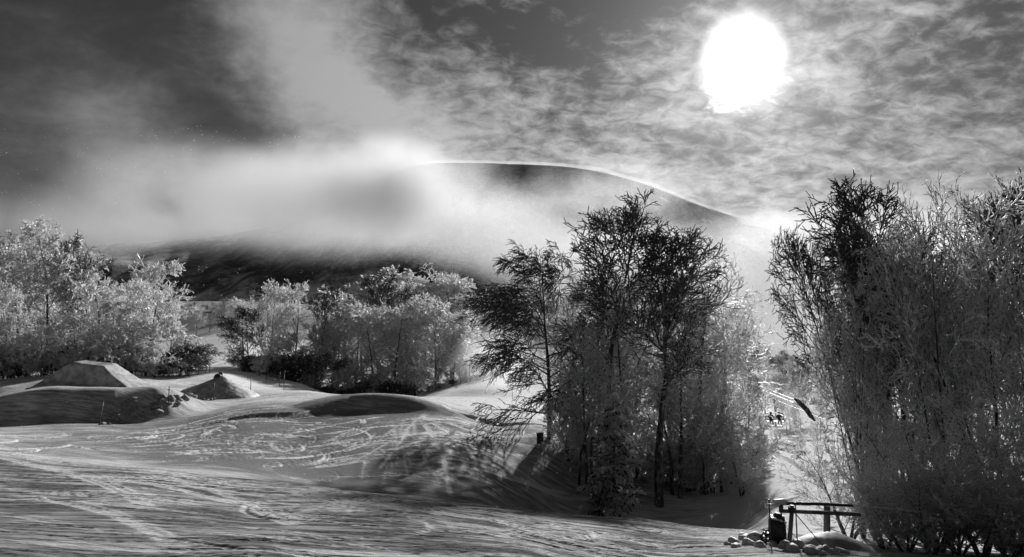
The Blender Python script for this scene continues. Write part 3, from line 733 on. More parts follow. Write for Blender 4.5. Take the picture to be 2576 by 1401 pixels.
brush(range(-20, 200, 11), lambda u: 88 + .06 * u, lambda u: 352, 'under the frosted trees of the left wood', 'dark brush under the left wood')
brush(range(322, 490, 12), lambda u: 121 + (u - 322) * .12, lambda u: 388, 'along the foot of the rounded wood', 'dark brush under the rounded wood')
brush(range(245, 320, 13), lambda u: 124, lambda u: 362, 'under the trees beside the upper ski run', 'dark brush beside the upper ski run')
brush(range(575, 750, 16), lambda u: 56, lambda u: 452, 'under the trees of the central group', 'dark brush in the central group')
for k in range(14):
    u = 736 + k * 6.2 + rw.uniform(-2, 2); Y = rw.uniform(115, 200)
    T((MIDC, MIDA, MIDB)[k % 3], u, Y, 362 + rw.uniform(0, 16), 'middle distance tree of the wooded slope in the gap right of centre', group='trees in the gap right of centre', rot=k * 1.7, sx=1.1)
# --- far side of the gully
gG = 'frosted trees across the gully'
far = [(700, 150, 380), (722, 140, 372), (740, 160, 362), (752, 175, 360), (764, 190, 362), (776, 200, 360), (788, 205, 361), (800, 200, 358), (812, 190, 356), (826, 180, 352)]
for k, (u, Y, v) in enumerate(far):
    T((MIDA, MIDB, MIDC)[k % 3], u, Y, v, ordn[k] + ' tree from the left along the skyline across the gully', group=gG, rot=k * 1.7, sx=.85)
far2 = [(715, 105, 395), (733, 100, 405), (749, 112, 400), (782, 105, 395), (796, 95, 400), (815, 92, 395), (792, 70, 430), (812, 62, 425)]
for k, (u, Y, v) in enumerate(far2):
    T((MIDD, MIDA)[k % 2], u, Y, v, ordn[k] + ' tree from the left on the near slope of the gully', group=gG, rot=k * 1.4, sx=.8)
#@@DETAILS_HERE
# ------------------------------------------------------------------ snow features of the terrain park
def empty(name, loc, rz=0.):
    e = bpy.data.objects.new(name, None); COL.objects.link(e); e.location = loc; e.rotation_euler = (0, 0, rz); e.empty_display_size = .3
    return e

def heap(name, x0, x1, y0, y1, nx, ny, fn, mat, label, cat, group=None, rough=.03):
    xs = np.linspace(x0, x1, nx); ys = np.linspace(y0, y1, ny); X, Yg = np.meshgrid(xs, ys, indexing='ij')
    x, y = X.ravel(), Yg.ravel(); r = np.random.default_rng(5)
    h = fn(x, y)
    z = zg(x, y) + h + np.where(h > .05, r.normal(0, rough, len(x)), 0) - .12 + np.clip(h, 0, .2) * .6
    idx = np.arange(nx * ny).reshape(nx, ny)
    q = np.stack([idx[:-1, :-1], idx[1:, :-1], idx[1:, 1:], idx[:-1, 1:]], -1).reshape(-1, 4)
    cx, cy_ = (x0 + x1) / 2, (y0 + y1) / 2; cz = g1(cx, cy_)
    me = mesh_np(name, np.stack([x - cx, y - cy_, z - cz], 1), quads=q, mat=mat, smooth=True)
    return tag(link(name, me, loc=(cx, cy_, cz)), label, cat, group)

def ramp_h(x, y):
    hx = np.where(x < -45.4, 2.7 * np.clip((x + 49.6) / 4.2, 0, 1) ** 1.1, np.where(x < -42.2, 2.7 + (x + 45.4) * -.03, 2.6 * np.clip(1 - (x + 42.2) / 8.6, 0, 1) ** 3.0))
    fy = np.where(y < 72.3, .75 * np.clip((y - 69.5) / 2.8, 0, 1) ** 1.5, .75 + 2.2 * np.clip((y - 72.3) / .6, 0, 1)) * np.clip((77.2 - y) / 2.6, 0, 1)
    return np.minimum(hx, fy)
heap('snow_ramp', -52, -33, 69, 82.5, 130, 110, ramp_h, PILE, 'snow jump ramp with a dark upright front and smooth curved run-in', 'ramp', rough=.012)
heap('shade_ledge', -44.2, -37.8, 66.6, 69.2, 40, 24, lambda x, y: np.minimum(.5 * np.clip((y - 66.9) / .18, 0, 1), .5 * np.clip((69.1 - y) / .8, 0, 1)) * np.clip((x + 44.1) / .5, 0, 1) * np.clip((-37.9 - x) / 2.6, 0, 1), PILE, 'low snow ledge added for a dark shaded strip in front of the jump ramp', 'ledge', rough=.006)  # ledge shape added so its shaded front makes the dark strip here
def mound_h(x, y):
    dx = np.where(x < -33.6, (x + 33.6) / 4.6, (x + 33.6) / 4.0); dy = np.where(y < 82, (y - 82) / 3.6, (y - 82) / 6)
    r = np.sqrt(dx * dx + dy * dy); return 2.3 * np.clip(1 - r, 0, 1) ** .95
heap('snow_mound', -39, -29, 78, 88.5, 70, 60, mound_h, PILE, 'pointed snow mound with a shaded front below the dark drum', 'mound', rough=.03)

def bm_obj(name, bm, mat, parent=None, loc=None, smooth=False):
    me = bpy.data.meshes.new(name); bm.normal_update(); bm.to_mesh(me); bm.free(); me.materials.append(mat)
    if smooth:
        for p in me.polygons: p.use_smooth = True
    return link(name, me, parent, loc)

def rod(name, pts, rad, mat, parent=None, S=8, loc=None):
    pts = np.array(pts, float); K = len(pts); R = np.full(K, rad) if np.isscalar(rad) else np.array(rad, float)
    v, q = tubes(pts[None], R[None], S)
    o = len(v); v = np.concatenate([v, pts[:1], pts[-1:]])
    a = np.arange(S); b = (a + 1) % S; e = (K - 1) * S
    tr = np.concatenate([np.stack([b, a, np.full(S, o)], 1), np.stack([e + a, e + b, np.full(S, o + 1)], 1)])
    return link(name, mesh_np(name, v, quads=q, tris=tr, mat=mat), parent, loc)

def box(bm, c, s, rz=0., tilt=0., bev=.0):
    m = Matrix.Translation(c) @ Matrix.Rotation(rz, 4, 'Z') @ Matrix.Rotation(tilt, 4, 'Y') @ Matrix.Diagonal((*s, 1))
    r = bmesh.ops.create_cube(bm, size=1, matrix=m)
    if bev:
        es = list({e for v in r['verts'] for e in v.link_edges}); bmesh.ops.bevel(bm, geom=es, offset=bev, segments=2, affect='EDGES')
    return bm

def lump_mesh(seed, sub=2, flat=.72, rough=.34):
    r = np.random.default_rng(seed); bm = bmesh.new(); bmesh.ops.create_icosphere(bm, subdivisions=sub, radius=1)
    ph = r.uniform(0, 6, 6); fr = r.uniform(1.3, 3.2, 6)
    for v in bm.verts:
        c = v.co
        k = 1 + rough * (math.sin(c.x * fr[0] + ph[0]) * math.sin(c.y * fr[1] + ph[1]) + .6 * math.sin(c.z * fr[2] * 1.5 + c.x * fr[3] + ph[2]))
        v.co = Vector((c.x * k, c.y * k * .9, c.z * k * flat))
    me = bpy.data.meshes.new('snow_lump'); bm.to_mesh(me); bm.free(); me.materials.append(CHUNK)
    for p in me.polygons: p.use_smooth = True
    return me
CLOD = principled('ploughed_snow', .12, .34, 3, .8, bump=.6, bscale=9)
LUMPS = [lump_mesh(k) for k in range(5)]
CLODS = [lump_mesh(40 + k, 1, .8, .45) for k in range(4)]
for me_ in CLODS: me_.materials[0] = CLOD

# ------------------------------------------------------------------ lumps of snow by the pipe frame
r2 = np.random.default_rng(3)
spots = [(727, 549, 17, 10), (738, 543, 17.6, 12), (748, 547, 17, 15), (757, 545, 17.4, 9), (760, 540, 18, 7), (742, 553, 16.4, 13), (728, 556, 16, 9), (752, 556, 16, 9), (735, 538, 18.4, 7), (764, 553, 16.4, 8), (720, 552, 16.6, 6), (745, 539, 18.4, 6)]
for k, (u, v, Y, w) in enumerate(spots):
    x = (u - CX) / F * Y; s = w / F * Y * .5 * 1.15
    o = link('snow_lump', LUMPS[k % 5], loc=(x, Y, g1(x, Y) + s * .12)); o.scale = (s, s, s); o.rotation_euler = (0, 0, k * 1.3)
    tag(o, 'rounded lump of snow heaped left of the black cover', 'snow lump', 'snow lumps left of the black cover')
spots = [(775, 553, 16.2, 11), (788, 551, 16.4, 13), (800, 552, 16.2, 12), (811, 552, 16.3, 12), (821, 554, 16.2, 10), (783, 557, 15.6, 12), (797, 558, 15.6, 12), (830, 555, 16.4, 10), (808, 558, 15.6, 11)]
for k, (u, v, Y, w) in enumerate(spots):
    x = (u - CX) / F * Y; s = w / F * Y * .5 * 1.15
    o = link('snow_lump', LUMPS[(k + 2) % 5], loc=(x, Y, g1(x, Y) + s * .1)); o.scale = (s, s, s); o.rotation_euler = (0, 0, k * .9)
    tag(o, 'rounded lump of snow along the bottom edge in front of the pipe frame', 'snow lump', 'snow lumps in front of the pipe frame')
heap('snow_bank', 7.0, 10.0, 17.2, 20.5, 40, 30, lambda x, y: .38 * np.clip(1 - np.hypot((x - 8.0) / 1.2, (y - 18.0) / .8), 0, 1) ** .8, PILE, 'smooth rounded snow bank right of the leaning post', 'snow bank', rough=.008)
# clods ploughed up along the marker poles
edge = [(108, 425), (124, 421), (140, 416), (153, 411.5), (165, 407.5), (178, 404.5), (192, 402), (206, 400.5), (220, 399), (234, 397), (250, 394)]
EY = [hit(*e_) for e_ in edge]
for k in range(90):
    f = r2.uniform(0, len(edge) - 1.01); i = int(f); a = f - i
    u = edge[i][0] * (1 - a) + edge[i + 1][0] * a + r2.normal(0, 1.0); Y = EY[i] * (1 - a) + EY[i + 1] * a + r2.normal(0, .5)
    x = (u - CX) / F * Y; s = r2.uniform(.08, .26) * (1.5 if 150 < u < 200 else .9)
    o = link('snow_clod', CLODS[k % 4], loc=(x, Y, g1(x, Y) + s * .15)); o.scale = (s * 1.3, s, s * .9); o.rotation_euler = (0, 0, r2.uniform(0, 6))
    tag(o, 'small clod of ploughed snow along the line of marker poles', 'snow clod', 'snow clods along the marker poles')

# ------------------------------------------------------------------ marker poles
def pole(u, vt, vb, Y, label, lean=0., r=.045, group='marker poles', foot=True):
    Y = hit(u, vb)
    x = (u - CX) / F * Y; z = g1(x, Y); h = (vb - vt) / F * Y
    e = empty('marker_pole', (x, Y, z))
    rod('shaft', [(0, 0, -.4), (lean * h * .5, 0, h * .5), (lean * h, 0, h)], [r, r * .9, r * .8], POLE, e, 6)
    rod('tape_band', [(lean * h * .78, 0, h * .78), (lean * h * .84, 0, h * .84)], r * 1.25, BLACK, e, 6)
    return tag(e, label, 'pole', group)
pole(105.5, 403, 425.5, 54.5, 'dark leaning marker pole at the foot of the big shaded knoll', .13, .055)
pole(173, 391.5, 408, 71, 'marker pole standing where the knoll ends among snow clods', 0.)
pole(217, 383, 400.5, 83, 'thin marker pole in front of the pointed snow mound', .02, .04)
pole(253.7, 377.5, 394, 92, 'marker pole right of the pointed snow mound', -.02)
pole(268.6, 369.5, 381, 112, 'left end pole of the sagging net', 0.)
pole(282, 372.5, 387, 108, 'middle pole of the sagging net', 0.)
pole(286.4, 374.5, 390, 104, 'right end pole of the sagging net', 0.)
pole(201, 361, 373.5, 118, 'thin pole in the shade nearest the snow gun', 0., .05)
pole(208.5, 363, 373.5, 118, 'thin pole in the shade second from the snow gun', 0., .05)
pole(211.8, 364, 373, 121, 'faint thin pole in the shade third from the snow gun', 0., .04)
# sagging net between three poles
e = empty('sagging_net', ((268.6 - CX) / F * 112, 112, 0)); bx_, by_ = e.location.x, e.location.y
ends = [((268.6 - CX) / F * 112, 112., 11), ((282 - CX) / F * 108, 108., 13), ((286.4 - CX) / F * 104, 104., 14)]
for (a, b) in ((0, 1), (1, 2)):
    for lev in (.85, .5, .15):
        A = ends[a]; B = ends[b]; pts = []
        for t in np.linspace(0, 1, 9):
            x = A[0] * (1 - t) + B[0] * t; y = A[1] * (1 - t) + B[1] * t; hh = (A[2] * (1 - t) + B[2] * t) / F * 108 * lev
            pts.append((x - bx_, y - by_, g1(x, y) + hh - .5 * lev * math.sin(math.pi * t)))
        rod('net_cord', pts, .02, POLE, e, 4)
tag(e, 'sagging safety net strung between three marker poles', 'net')

# ------------------------------------------------------------------ park equipment on the left
def ground_px(u, Y): x = (u - CX) / F * Y; return x, Y, g1(x, Y)
def dome(name, u, Y, w, lift, label, cat, mat=BLACK):
    x, y, z = ground_px(u, Y); s = w / F * Y * .5
    e = empty(name, (x, y, z + lift))
    bm = bmesh.new(); bmesh.ops.create_uvsphere(bm, u_segments=20, v_segments=12, radius=s)
    for v in bm.verts:
        if v.co.z < -s * .3: v.co.z = -s * .3
        v.co.y *= .7
    bm_obj('shell', bm, mat, e, smooth=True)
    rod('rim', [(s * 1.02 * math.cos(a), s * .72 * math.sin(a), -s * .25) for a in np.linspace(0, 2 * math.pi, 25)], s * .07, STEEL, e, 6)
    return e, tag(e, label, cat)
e, _ = dome('pipe_end', 34.5, 66, 9, .12, 'dark rounded pipe end lying on the knoll beside a shiny rail', 'pipe')
x, y, z = ground_px(43.5, 66)
e = empty('slide_rail', (x, y, z + .15)); L = 10 / F * 66
bm = bmesh.new(); box(bm, (0, 0, .16), (L, .35, .06), bev=.015); bm_obj('rail_top', bm, ICY, e)
for s in (-.42, 0, .42):
    bm = bmesh.new(); box(bm, (L * s, 0, -.12), (.08, .28, .5)); bm_obj('support', bm, STEEL, e)
tag(e, 'short shiny rail lying on top of the knoll', 'rail')
dome('ramp_marker', 105.5, 76, 5, 2.65, 'small dark dome on top of the jump ramp', 'marker')
dome('mound_marker', 220.5, 82, 8, 2.0, 'dark rounded cover on the tip of the pointed mound', 'cover')
def drum(u, Y, w, h, lift, tilt, label):
    x, y, z = ground_px(u, Y); r = w / F * Y * .5; H = h / F * Y
    e = empty('dark_drum', (x, y, z + lift)); e.rotation_euler = (0, tilt, 0)
    rod('barrel', [(0, 0, 0), (0, 0, H * .08), (0, 0, H * .5), (0, 0, H * .92), (0, 0, H)], [r * .95, r, r * 1.05, r, r * .95], BLACK, e, 16)
    for f in (.05, .35, .65, .95): rod('hoop', [(0, 0, H * f - .02), (0, 0, H * f + .02)], r * 1.1, STEEL, e, 16)
    return tag(e, label, 'drum')
drum(223.2, 83.5, 3.8, 6.5, 1.75, 0, 'dark drum standing at the tip of the pointed mound')
drum(245.5, 121, 4.2, 6.5, .0, .18, 'dark tilted drum below the left-leaning tree')
# snow gun on a sled
x, y, z = ground_px(188, 112); k = 112 / F
e = empty('snow_gun', (x, y, z + .1))
bm = bmesh.new(); box(bm, (-.2, 0, .35), (9 * k, .7, .4), bev=.1); box(bm, (-.9, 0, .62), (3 * k, .6, .3), bev=.08); bm_obj('sled', bm, BLACK, e)
rod('fan_barrel', [(4.2 * k, 0, .1), (4.3 * k, 0, .7), (4.6 * k, 0, 1.25), (5.1 * k, 0, 1.35)], [.14, .16, .32, .36], BLACK, e, 14)
rod('lance', [(1 * k, 0, .4), (-.2 * k, 0, 1.4), (-1.6 * k, 0, 3.0)], .07, STEEL, e, 8)
rod('hose', [(4.9 * k, -.1, 1.1), (5.9 * k, -.1, .7), (5.4 * k, -.1, .1)], .05, BLACK, e, 8)
for s in (-1, 1): rod('runner', [(-5 * k, s * .3, .2), (-4.4 * k, s * .3, .02), (4 * k, s * .3, 0)], .05, STEEL, e, 6)
tag(e, 'dark snow gun on a sled under the drooping branches above the mound', 'snow gun')
# dark box at the wind-bent tree
x, y, z = ground_px(539.5, 52.5); e = empty('utility_box', (x, y, z))
bm = bmesh.new(); box(bm, (0, 0, .5), (.48, .4, .75), bev=.03); bm_obj('cabinet', bm, BLACK, e)
bm = bmesh.new(); box(bm, (0, 0, .91), (.56, .48, .07), bev=.02); bm_obj('lid', bm, STEEL, e)
for s in (-1, 1): rod('leg', [(s * .18, 0, -.2), (s * .18, 0, .14)], .03, STEEL, e, 6)
tag(e, 'small dark box on legs beside the trunk of the wind-bent tree', 'box')
# leaning stick in front of the spruce
x, y, z = ground_px(577, 49.5)
rod_o = rod('dead_sapling', [(0, 0, -.2), (.15, 0, 2.2), (1.0, .1, 5.2), (2.1, .3, 8.6)], [.1, .085, .06, .02], BARK, None, 6, loc=(x, y, z))
tag(rod_o, 'thin bent dead stem leaning right in front of the snowy spruce', 'stem')

# ------------------------------------------------------------------ pipe frame at the lower right
YF = 17.0
def q3(u, v, dy=0.): p = at(u, v, YF + dy); return p
org = Vector(q3(785, 551)); org.z = g1(org.x, org.y)
def rel(u, v, dy=0.): p = q3(u, v, dy); return (p[0] - org.x, p[1] - org.y, p[2] - org.z)
e = empty('pipe_rig', org)
rod('upper_pipe', [rel(784, 503.5), rel(815, 503.8, .3), rel(852, 505.5, .8)], [.04, .04, .036], STEEL, e, 10)
rod('iced_rope', [rel(850, 505.3, .8), rel(887, 508, 1.2), rel(950, 515, 1.8), rel(1040, 527, 2.4)], [.02, .024, .018, .02], ICY, e, 8)
rod('elbow', [rel(765.5, 505.8, -.05), rel(770, 505.4, -.05), rel(775, 506, -.05), rel(778.5, 504.5), rel(780, 503.2), rel(785.5, 503.4)], [.05, .04, .04, .045, .05, .05], ICY, e, 10)
rod('upper_nozzle', [rel(772.5, 502.2, .05), rel(776, 501.8, .05), rel(783, 501.6, .03), rel(788, 502.4, .02)], [.05, .055, .075, .03], ICY, e, 10)
bm = bmesh.new(); a = rel(781, 507.4); box(bm, a, (.085, .09, 8.6 / F * YF), bev=.01); bm_obj('hanger_plate', bm, STEEL, e)
bm = bmesh.new(); a = np.array(rel(779.5, 510.6)); b = np.array(rel(860, 514.5, .5)); d = b - a
box(bm, (a + b) / 2 + np.array([0, .0, 0]), (np.linalg.norm(d), .085, .085), rz=math.atan2(d[1], d[0]), tilt=-math.asin(d[2] / np.linalg.norm(d)), bev=.012); bm_obj('lower_beam', bm, WOOD, e)
rod('leaning_post', [rel(788.3, 553, -.12), rel(790, 535, -.12), rel(791.8, 512, -.12)], [.06, .055, .052], WOOD, e, 8)
bm = bmesh.new(); box(bm, rel(791.8, 509.3, -.12), (.16, .15, .19), tilt=.1, bev=.04); bm_obj('post_head', bm, STEEL, e)
rod('pull_rod', [rel(780.8, 511.5, -.1), rel(782, 518, -.1), rel(784, 525, -.1)], .016, STEEL, e, 6)
rod('cross_bar', [rel(775.2, 526.2, -.1), rel(784.6, 524.8, -.1)], .018, STEEL, e, 6)
rod('back_post', [rel(827, 533, 2.2), rel(827, 506, 2.2)], [.085, .08], WOOD, e, 10)
tag(e, 'dark pipe and beam frame on posts at the lower right', 'pipe frame')
e2 = empty('covered_machine', Vector(q3(778, 551, .1)) * 1.0); e2.location.z = g1(e2.location.x, e2.location.y)
bm = bmesh.new()
bmesh.ops.create_cone(bm, cap_ends=True, segments=24, radius1=.2, radius2=.185, depth=.62, matrix=Matrix.Translation((0, 0, .31)))
bmesh.ops.subdivide_edges(bm, edges=bm.edges[:], cuts=2)
rr = np.random.default_rng(8)
for v in bm.verts:
    k = 1 + .07 * math.sin(v.co.z * 17 + v.co.x * 9) + .06 * math.sin(math.atan2(v.co.y, v.co.x) * 6)
    v.co.x *= k; v.co.y *= k
bm_obj('cover', bm, BLACK, e2, smooth=True)
rod('folded_rim', [(.19 * math.cos(a) * 1.05, .19 * math.sin(a) * 1.05, .52 - .08 * math.cos(a - .6)) for a in np.linspace(math.pi * .95, math.pi * 2.02, 16)], .022, ICY, e2, 8)
rod('neck', [(.03, 0, .6), (.05, 0, .68)], [.12, .08], BLACK, e2, 12)
tag(e2, 'black covered hydrant with a white folded rim under the pipe frame', 'hydrant')
e3 = empty('valve_pipe', Vector(q3(766, 551, -.15))); e3.location.z = g1(e3.location.x, e3.location.y)
def r3(u, v, dy=0.): p = q3(u, v, dy - .15); return (p[0] - e3.location.x, p[1] - e3.location.y, p[2] - e3.location.z)
rod('hose', [r3(768, 534), r3(763.5, 532.5), r3(761.3, 535), r3(762.5, 540), r3(767, 546), r3(772, 550), r3(777, 553)], [.035] * 7, STEEL, e3, 8)
rod('valve_stem', [r3(766, 552), r3(766, 529.5)], .022, STEEL, e3, 8)
rod('hand_wheel', [r3(763, 530.3), r3(766, 530), r3(769, 530.3)], .02, STEEL, e3, 8)
bm = bmesh.new(); box(bm, r3(767, 534.5), (.12, .12, .09), bev=.02); bm_obj('valve_body', bm, STEEL, e3)
rod('clamp', [r3(764, 539.5), r3(772, 539.5)], .016, STEEL, e3, 6)
tag(e3, 'thin valve pipe with a curved hose beside the black covered hydrant', 'valve')
def stake(u, vt, label):
    a = q3(u, vt, -.35); z0 = g1(a[0], a[1]); o = empty('guy_pole', (a[0], a[1], z0)); h = a[2] - z0
    rod('shaft', [(0, 0, -.3), (.01, 0, h * .5), (0, 0, h)], [.017, .016, .014], POLE, o, 8)
    rod('cap', [(0, 0, h - .03), (0, 0, h + .01)], .019, STEEL, o, 8)
    return tag(o, label, 'pole', 'thin poles at the pipe frame')
stake(768.8, 500, 'thin upright pole left of the black covered hydrant')
stake(795.2, 503, 'thin upright pole beside the leaning post of the pipe frame')
def wire(a, b, r, label, mat=POLE, name='guy_wire', sag=0., cat='wire', group='guy wires'):
    a, b = np.array(a), np.array(b); pts = [a * (1 - t) + b * t - np.array([0, 0, sag * 4 * t * (1 - t)]) - a for t in np.linspace(0, 1, 12)]
    return tag(rod(name, pts, r, mat, None, 6, loc=a), label, cat, group)
wire(q3(769.2, 510.5, -.35), q3(802, 543, .4), .006, 'thin guy wire from the left thin pole to the snow bank')
wire(q3(795.2, 513.3, -.35), q3(833, 558, -.8), .011, 'guy wire slanting down right from the pole beside the leaning post')

# ------------------------------------------------------------------ chair lift
gk = 'lift cables'
CH = np.array(at(774.3, 399.6, 78))
wire(at(738, 377.5, 118), at(800, 402, 62), .045, 'upper of the two bright iced lift cables on the right', ICY, 'lift_cable', .0, 'cable', gk)
wire(at(742, 381.5, 118), at(800, 405.5, 62), .045, 'lower of the two bright iced lift cables on the right', ICY, 'lift_cable', .0, 'cable', gk)
A = at(735, 384, 125); B = CH + (CH - A) * .75
wire(A, B, .03, 'dark lift cable that carries the occupied chair', STEEL, 'lift_cable', 0., 'cable', gk)
wire(at(735, 396.5, 110), at(800, 422.5, 60), .022, 'thin lower cable crossing in front of the occupied chair', ICY, 'lift_cable', 0., 'cable', gk)
def chair(loc, rz, scale, label):
    e = empty('lift_chair', loc, rz); e.scale = (scale,) * 3
    rod('grip', [(0, -.2, 0), (0, .2, 0)], [.08, .08], STEEL, e, 8)
    rod('hanger', [(0, 0, .05), (.03, 0, -.7), (0, .0, -1.45)], .05, STEEL, e, 8)
    rod('frame', [(-.9, -.3, -2.35), (-.95, .15, -2.3), (-.95, .2, -1.7), (-.85, .12, -1.5), (0, 0, -1.42), (.85, .12, -1.5), (.95, .2, -1.7), (.95, .15, -2.3), (.9, -.3, -2.35)], .04, STEEL, e, 8)
    for k in range(4):
        bm = bmesh.new(); box(bm, (0, -.28 + .13 * k, -2.33), (1.84, .1, .03)); bm_obj('seat_slat', bm, ICY, e)
    for k in range(3):
        bm = bmesh.new(); box(bm, (0, .2, -2.15 + .15 * k), (1.84, .03, .1)); bm_obj('back_slat', bm, STEEL, e)
    rod('safety_bar', [(-.95, .1, -1.9), (-.95, -.45, -2.0), (.95, -.45, -2.0), (.95, .1, -1.9)], .025, STEEL, e, 6)
    return tag(e, label, 'chair lift', 'lift chairs')
dv = B - A; rz = math.atan2(dv[1], dv[0]) - math.pi / 2 + math.pi
rz = math.atan2(-dv[0], dv[1])
c1 = chair(CH, rz + math.pi, 1.0, 'lift chair carrying two people above the gully')
p = np.array(at(208, 303, 150)); chair(p, .5, 1.0, 'empty lift chair above the trees at the upper ski run')
p = np.array(at(259, 289, 190)); chair(p, .5, .95, 'faint distant lift chair hanging over the bright frosted trees')
wire(at(150, 300, 175), at(330, 290, 260), .03, 'faint lift cable above the upper ski run', STEEL, 'lift_cable', 1.0, 'cable', gk)

def person(local, mat_world, label, hand):
    J = {'pelvis': (0, -.02, .12), 'chest': (0, .04, .48), 'neck': (0, .03, .66), 'head': (0, .0, .80), 'top': (0, .0, .92),
         'sl': (-.19, .04, .58), 'sr': (.19, .04, .58), 'el': (-.27, -.08, .36), 'er': (.27, -.08, .36), 'hl': (-.2, -.33, .33), 'hr': (.2, -.33, .33),
         'tl': (-.11, -.02, .1), 'trr': (.11, -.02, .1), 'kl': (-.13, -.44, .12), 'kr': (.13, -.44, .12), 'al': (-.13, -.5, -.32), 'ar': (.13, -.5, -.32), 'fl': (-.13, -.66, -.37), 'fr': (.13, -.66, -.37)}
    E = [('pelvis', 'chest'), ('chest', 'neck'), ('neck', 'head'), ('head', 'top'), ('chest', 'sl'), ('chest', 'sr'), ('sl', 'el'), ('sr', 'er'), ('el', 'hl'), ('er', 'hr'),
         ('pelvis', 'tl'), ('pelvis', 'trr'), ('tl', 'kl'), ('trr', 'kr'), ('kl', 'al'), ('kr', 'ar'), ('al', 'fl'), ('ar', 'fr')]
    R = dict(pelvis=.15, chest=.17, neck=.08, head=.12, top=.1, sl=.09, sr=.09, el=.065, er=.065, hl=.05, hr=.05, tl=.11, trr=.11, kl=.085, kr=.085, al=.07, ar=.07, fl=.06, fr=.06)
    nm = list(J); me = bpy.data.meshes.new('body'); me.from_pydata([J[n] for n in nm], [(nm.index(a), nm.index(b)) for a, b in E], [])
    me.materials.append(CLOTH)
    e = empty('person', mat_world @ Vector(local)); e.rotation_euler = (0, 0, rz + math.pi)
    o = link('body', me, e)
    sk = o.modifiers.new('skin', 'SKIN'); sk.use_smooth_shade = True
    lay = me.skin_vertices[0].data if me.skin_vertices else None
    if lay is None:
        bpy.context.view_layer.objects.active = o
        bpy.ops.mesh.customdata_skin_add(); lay = me.skin_vertices[0].data
    for n, v in zip(nm, lay): v.radius = (R[n], R[n])
    lay[0].use_root = True
    o.modifiers.new('smooth', 'SUBSURF').render_levels = 1
    bm = bmesh.new(); bmesh.ops.create_uvsphere(bm, u_segments=14, v_segments=10, radius=.15, matrix=Matrix.Translation((0, .01, .86)))
    bm_obj('helmet', bm, BLACK, e, smooth=True)
    for s in (-.13, .13):
        bm = bmesh.new(); box(bm, (s, -.62, -.46), (.09, 1.6, .025), bev=.008); bm_obj('ski', bm, BLACK, e)
    return tag(e, label, 'person', 'people on the lift chair')
bpy.context.view_layer.update()
mw = c1.matrix_world.copy()
person((.42, .05, -2.31), mw, 'person in dark clothing on the chair lift, nearer the central trees', 0)
person((-.42, .05, -2.31), mw, 'person in dark clothing on the chair lift, nearer the right thicket', 0)
# lift tower in the mist
x, y, z = ground_px(492, 268); tz = at(492, 287.5, 268)[2] - z; k = 268 / F
e = empty('lift_tower', (x, y, z))
rod('mast', [(0, 0, -1), (0, 0, tz * .5), (0, 0, tz)], [.42, .36, .3], ICY, e, 10)
rod('cross_arm', [(-7 * k, 0, tz), (5 * k, 0, tz)], .32, ICY, e, 8)
rod('platform_arm', [(-6 * k, 0, tz - 13 * k), (0, 0, tz - 13 * k)], .25, STEEL, e, 8)
for s in (-6.2, 4.2):
    bm = bmesh.new(); box(bm, (s * k, 0, tz + .5), (.35, 2.2, .4), bev=.08); bm_obj('sheave', bm, STEEL, e)
tag(e, 'distant T shaped lift tower standing out of the hazy trees', 'lift tower')
# rime caked pole above the gully
a = np.array(at(794.5, 398.5, 40)); b = np.array(at(818, 424, 39))
e = empty('leaning_lance', b)
rod('shaft', [a - b, (a - b) * .85 + np.array([.03, 0, .05]), (a - b) * .5 + np.array([.05, 0, .06]), (a - b) * .3, (a - b) * .12], [.05, .12, .14, .12, .05], BARK, e, 10)
for k in range(5):
    p0 = (a - b) * (.42 + .07 * k); rod('spike', [p0, p0 + np.array([.05, 0, .25]), p0 + np.array([.08, 0, .42 + .06 * k])], [.02, .014, .005], TWIG, e, 5)
tag(e, 'thick dark slanting pole at the end of the bright lift cables', 'pole')

# ------------------------------------------------------------------ drifting snowflakes
def flurry(n=5200):
    r = np.random.default_rng(77)
    Y = r.uniform(6, 46, n) ** 1.0; u = r.uniform(-60, 1084, n); v = r.uniform(120, 560, n)
    x = (u - CX) / F * Y; z = (HOR - v) / F * Y
    zt = zg(x, Y); k = z > zt + .1; x, Y, z = x[k], Y[k], z[k]; n = len(x)
    s = Y / F * r.uniform(.12, .42, n)
    s = np.clip(s, .002, .02)
    o = np.array([[1, 0, 0], [-1, 0, 0], [0, 1, 0], [0, -1, 0], [0, 0, 1], [0, 0, -1]], float)
    st = 1 + r.exponential(.5, n)[:, None]
    V = np.stack([x, Y, z], 1)[:, None] + o[None] * s[:, None, None] * np.stack([st[:, 0], np.ones(n), np.ones(n) * .8], 1)[:, None]
    f = np.array([[0, 2, 4], [2, 1, 4], [1, 3, 4], [3, 0, 4], [2, 0, 5], [1, 2, 5], [3, 1, 5], [0, 3, 5]])
    tr = (f[None] + (np.arange(n) * 6)[:, None, None]).reshape(-1, 3)
    tag(link('snowflakes', mesh_np('snowflakes', V.reshape(-1, 3), tris=tr, mat=RIME, smooth=False)), 'fine snowflakes drifting through the air', None, None, 'stuff')
flurry()
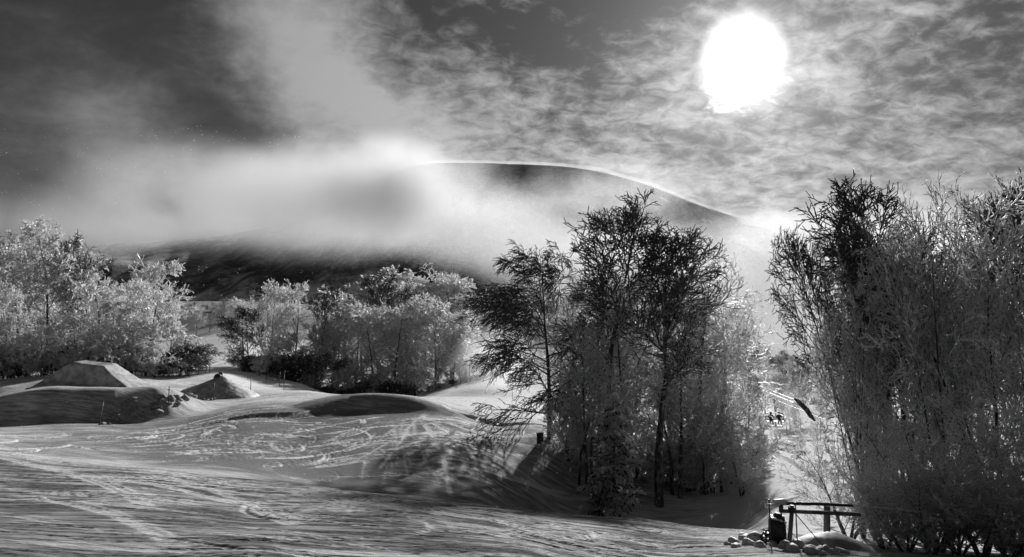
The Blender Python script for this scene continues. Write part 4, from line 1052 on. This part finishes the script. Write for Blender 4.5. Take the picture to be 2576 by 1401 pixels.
# ------------------------------------------------------------------ cloud drifting across the mountain
def mist_material(name, dens, scale, an=.35, thr=(.38, .62), stretch=(1, 1, 1), power=1.0):
    m, g, out = mat_new(name)
    vol = g.node('ShaderNodeVolumeScatter'); g.l.new(vol.outputs[0], out.inputs['Volume'])
    vol.inputs['Color'].default_value = (.95, .95, .95, 1); vol.inputs['Anisotropy'].default_value = an
    tc = g.node('ShaderNodeTexCoord'); o = tc.outputs['Object']
    r = g.v('LENGTH', o)
    fall = g.m('POWER', g.m('SUBTRACT', 1.0, r, clamp=True), 1.2)
    geo = g.node('ShaderNodeNewGeometry')
    n = g.noise(g.mapping(geo.outputs['Position'], scale=stretch), scale, 5, .64, .6)
    k = g.step(g.m('ADD', n, g.m('MULTIPLY', fall, .3)), thr[0], thr[1])
    g.l.new(g.m('MULTIPLY', g.m('MULTIPLY', k, fall), dens), vol.inputs['Density'])
    m.cycles.volume_sampling = 'DISTANCE'
    return m
def bank(u, v, Y, ru, rv, ry, dens, label, scale=.021, thr=(.27, .72)):
    bm = bmesh.new(); bmesh.ops.create_icosphere(bm, subdivisions=3, radius=1.03)
    me = bpy.data.meshes.new('mist_bank'); bm.to_mesh(me); bm.free()
    me.materials.append(mist_material('mist', dens, scale, thr=thr))
    o = link('mist_bank', me, loc=at(u, v, Y)); k = Y / F
    o.scale = (ru * k, ry, rv * k)
    tag(o, label, None, 'drifting cloud banks', 'stuff')
bank(150, 228, 440, 290, 45, 80, .012, 'grey cloud bank lying low across the left of the mountain', scale=.03, thr=(.33, .68))
bank(225, 188, 425, 200, 55, 70, .017, 'soft cloud over the hidden left shoulder of the mountain', scale=.03, thr=(.33, .68))
bank(325, 205, 420, 150, 75, 60, .045, 'pale cloud bank hiding the left part of the mountain ridge')
bank(385, 188, 415, 85, 64, 40, .060, 'dense bright cloud where the bare ridge disappears')
bank(418, 195, 410, 115, 72, 50, .034, 'bright cloud over the left end of the bare ridge')
bank(500, 230, 400, 125, 56, 50, .038, 'bright cloud rolling over the middle of the mountain face')
bank(605, 264, 390, 150, 50, 60, .048, 'bright cloud tongue sliding down across the mountain face')
bank(740, 298, 380, 200, 92, 60, .044, 'bright cloud behind the central trees')
bank(910, 285, 400, 230, 90, 70, .034, 'pale cloud behind the right thicket')
bank(775, 228, 430, 90, 34, 50, .022, 'cloud wrapping the low right end of the ridge')
bank(620, 195, 420, 150, 50, 50, .024, 'thin wisps of cloud trailing over the bare ridge', scale=.045, thr=(.45, .8))
bank(497, 362, 122, 50, 42, 18, .075, 'low bright mist of blown snow at the right end of the rounded wood', scale=.09)
bank(772, 420, 90, 45, 70, 14, .012, 'thin mist hanging over the gully', scale=.09)
def spindrift():
    us = np.arange(405, 735, 8); ru = [400, 430, 480, 520, 560, 600, 650, 700, 750, 800]; rv = [161.5, 161, 161.5, 163, 164.5, 169, 183, 203, 219, 230]
    P = np.array([at(u, np.interp(u, ru, rv) + 1.0, 806) for u in us])
    m, g, out = mat_new('spindrift'); vol = g.node('ShaderNodeVolumeScatter'); g.l.new(vol.outputs[0], out.inputs['Volume'])
    vol.inputs['Color'].default_value = (.95, .95, .95, 1); vol.inputs['Anisotropy'].default_value = .3; vol.inputs['Density'].default_value = .045
    R_ = 3.2 * np.sin(np.linspace(.1, math.pi - .05, len(us))) ** .5 + .3
    o = rod('spindrift', P - P[0], R_, m, None, 8, loc=P[0])
    tag(o, 'thin bright line of snow blowing off the mountain ridge', None, None, 'stuff')
spindrift()
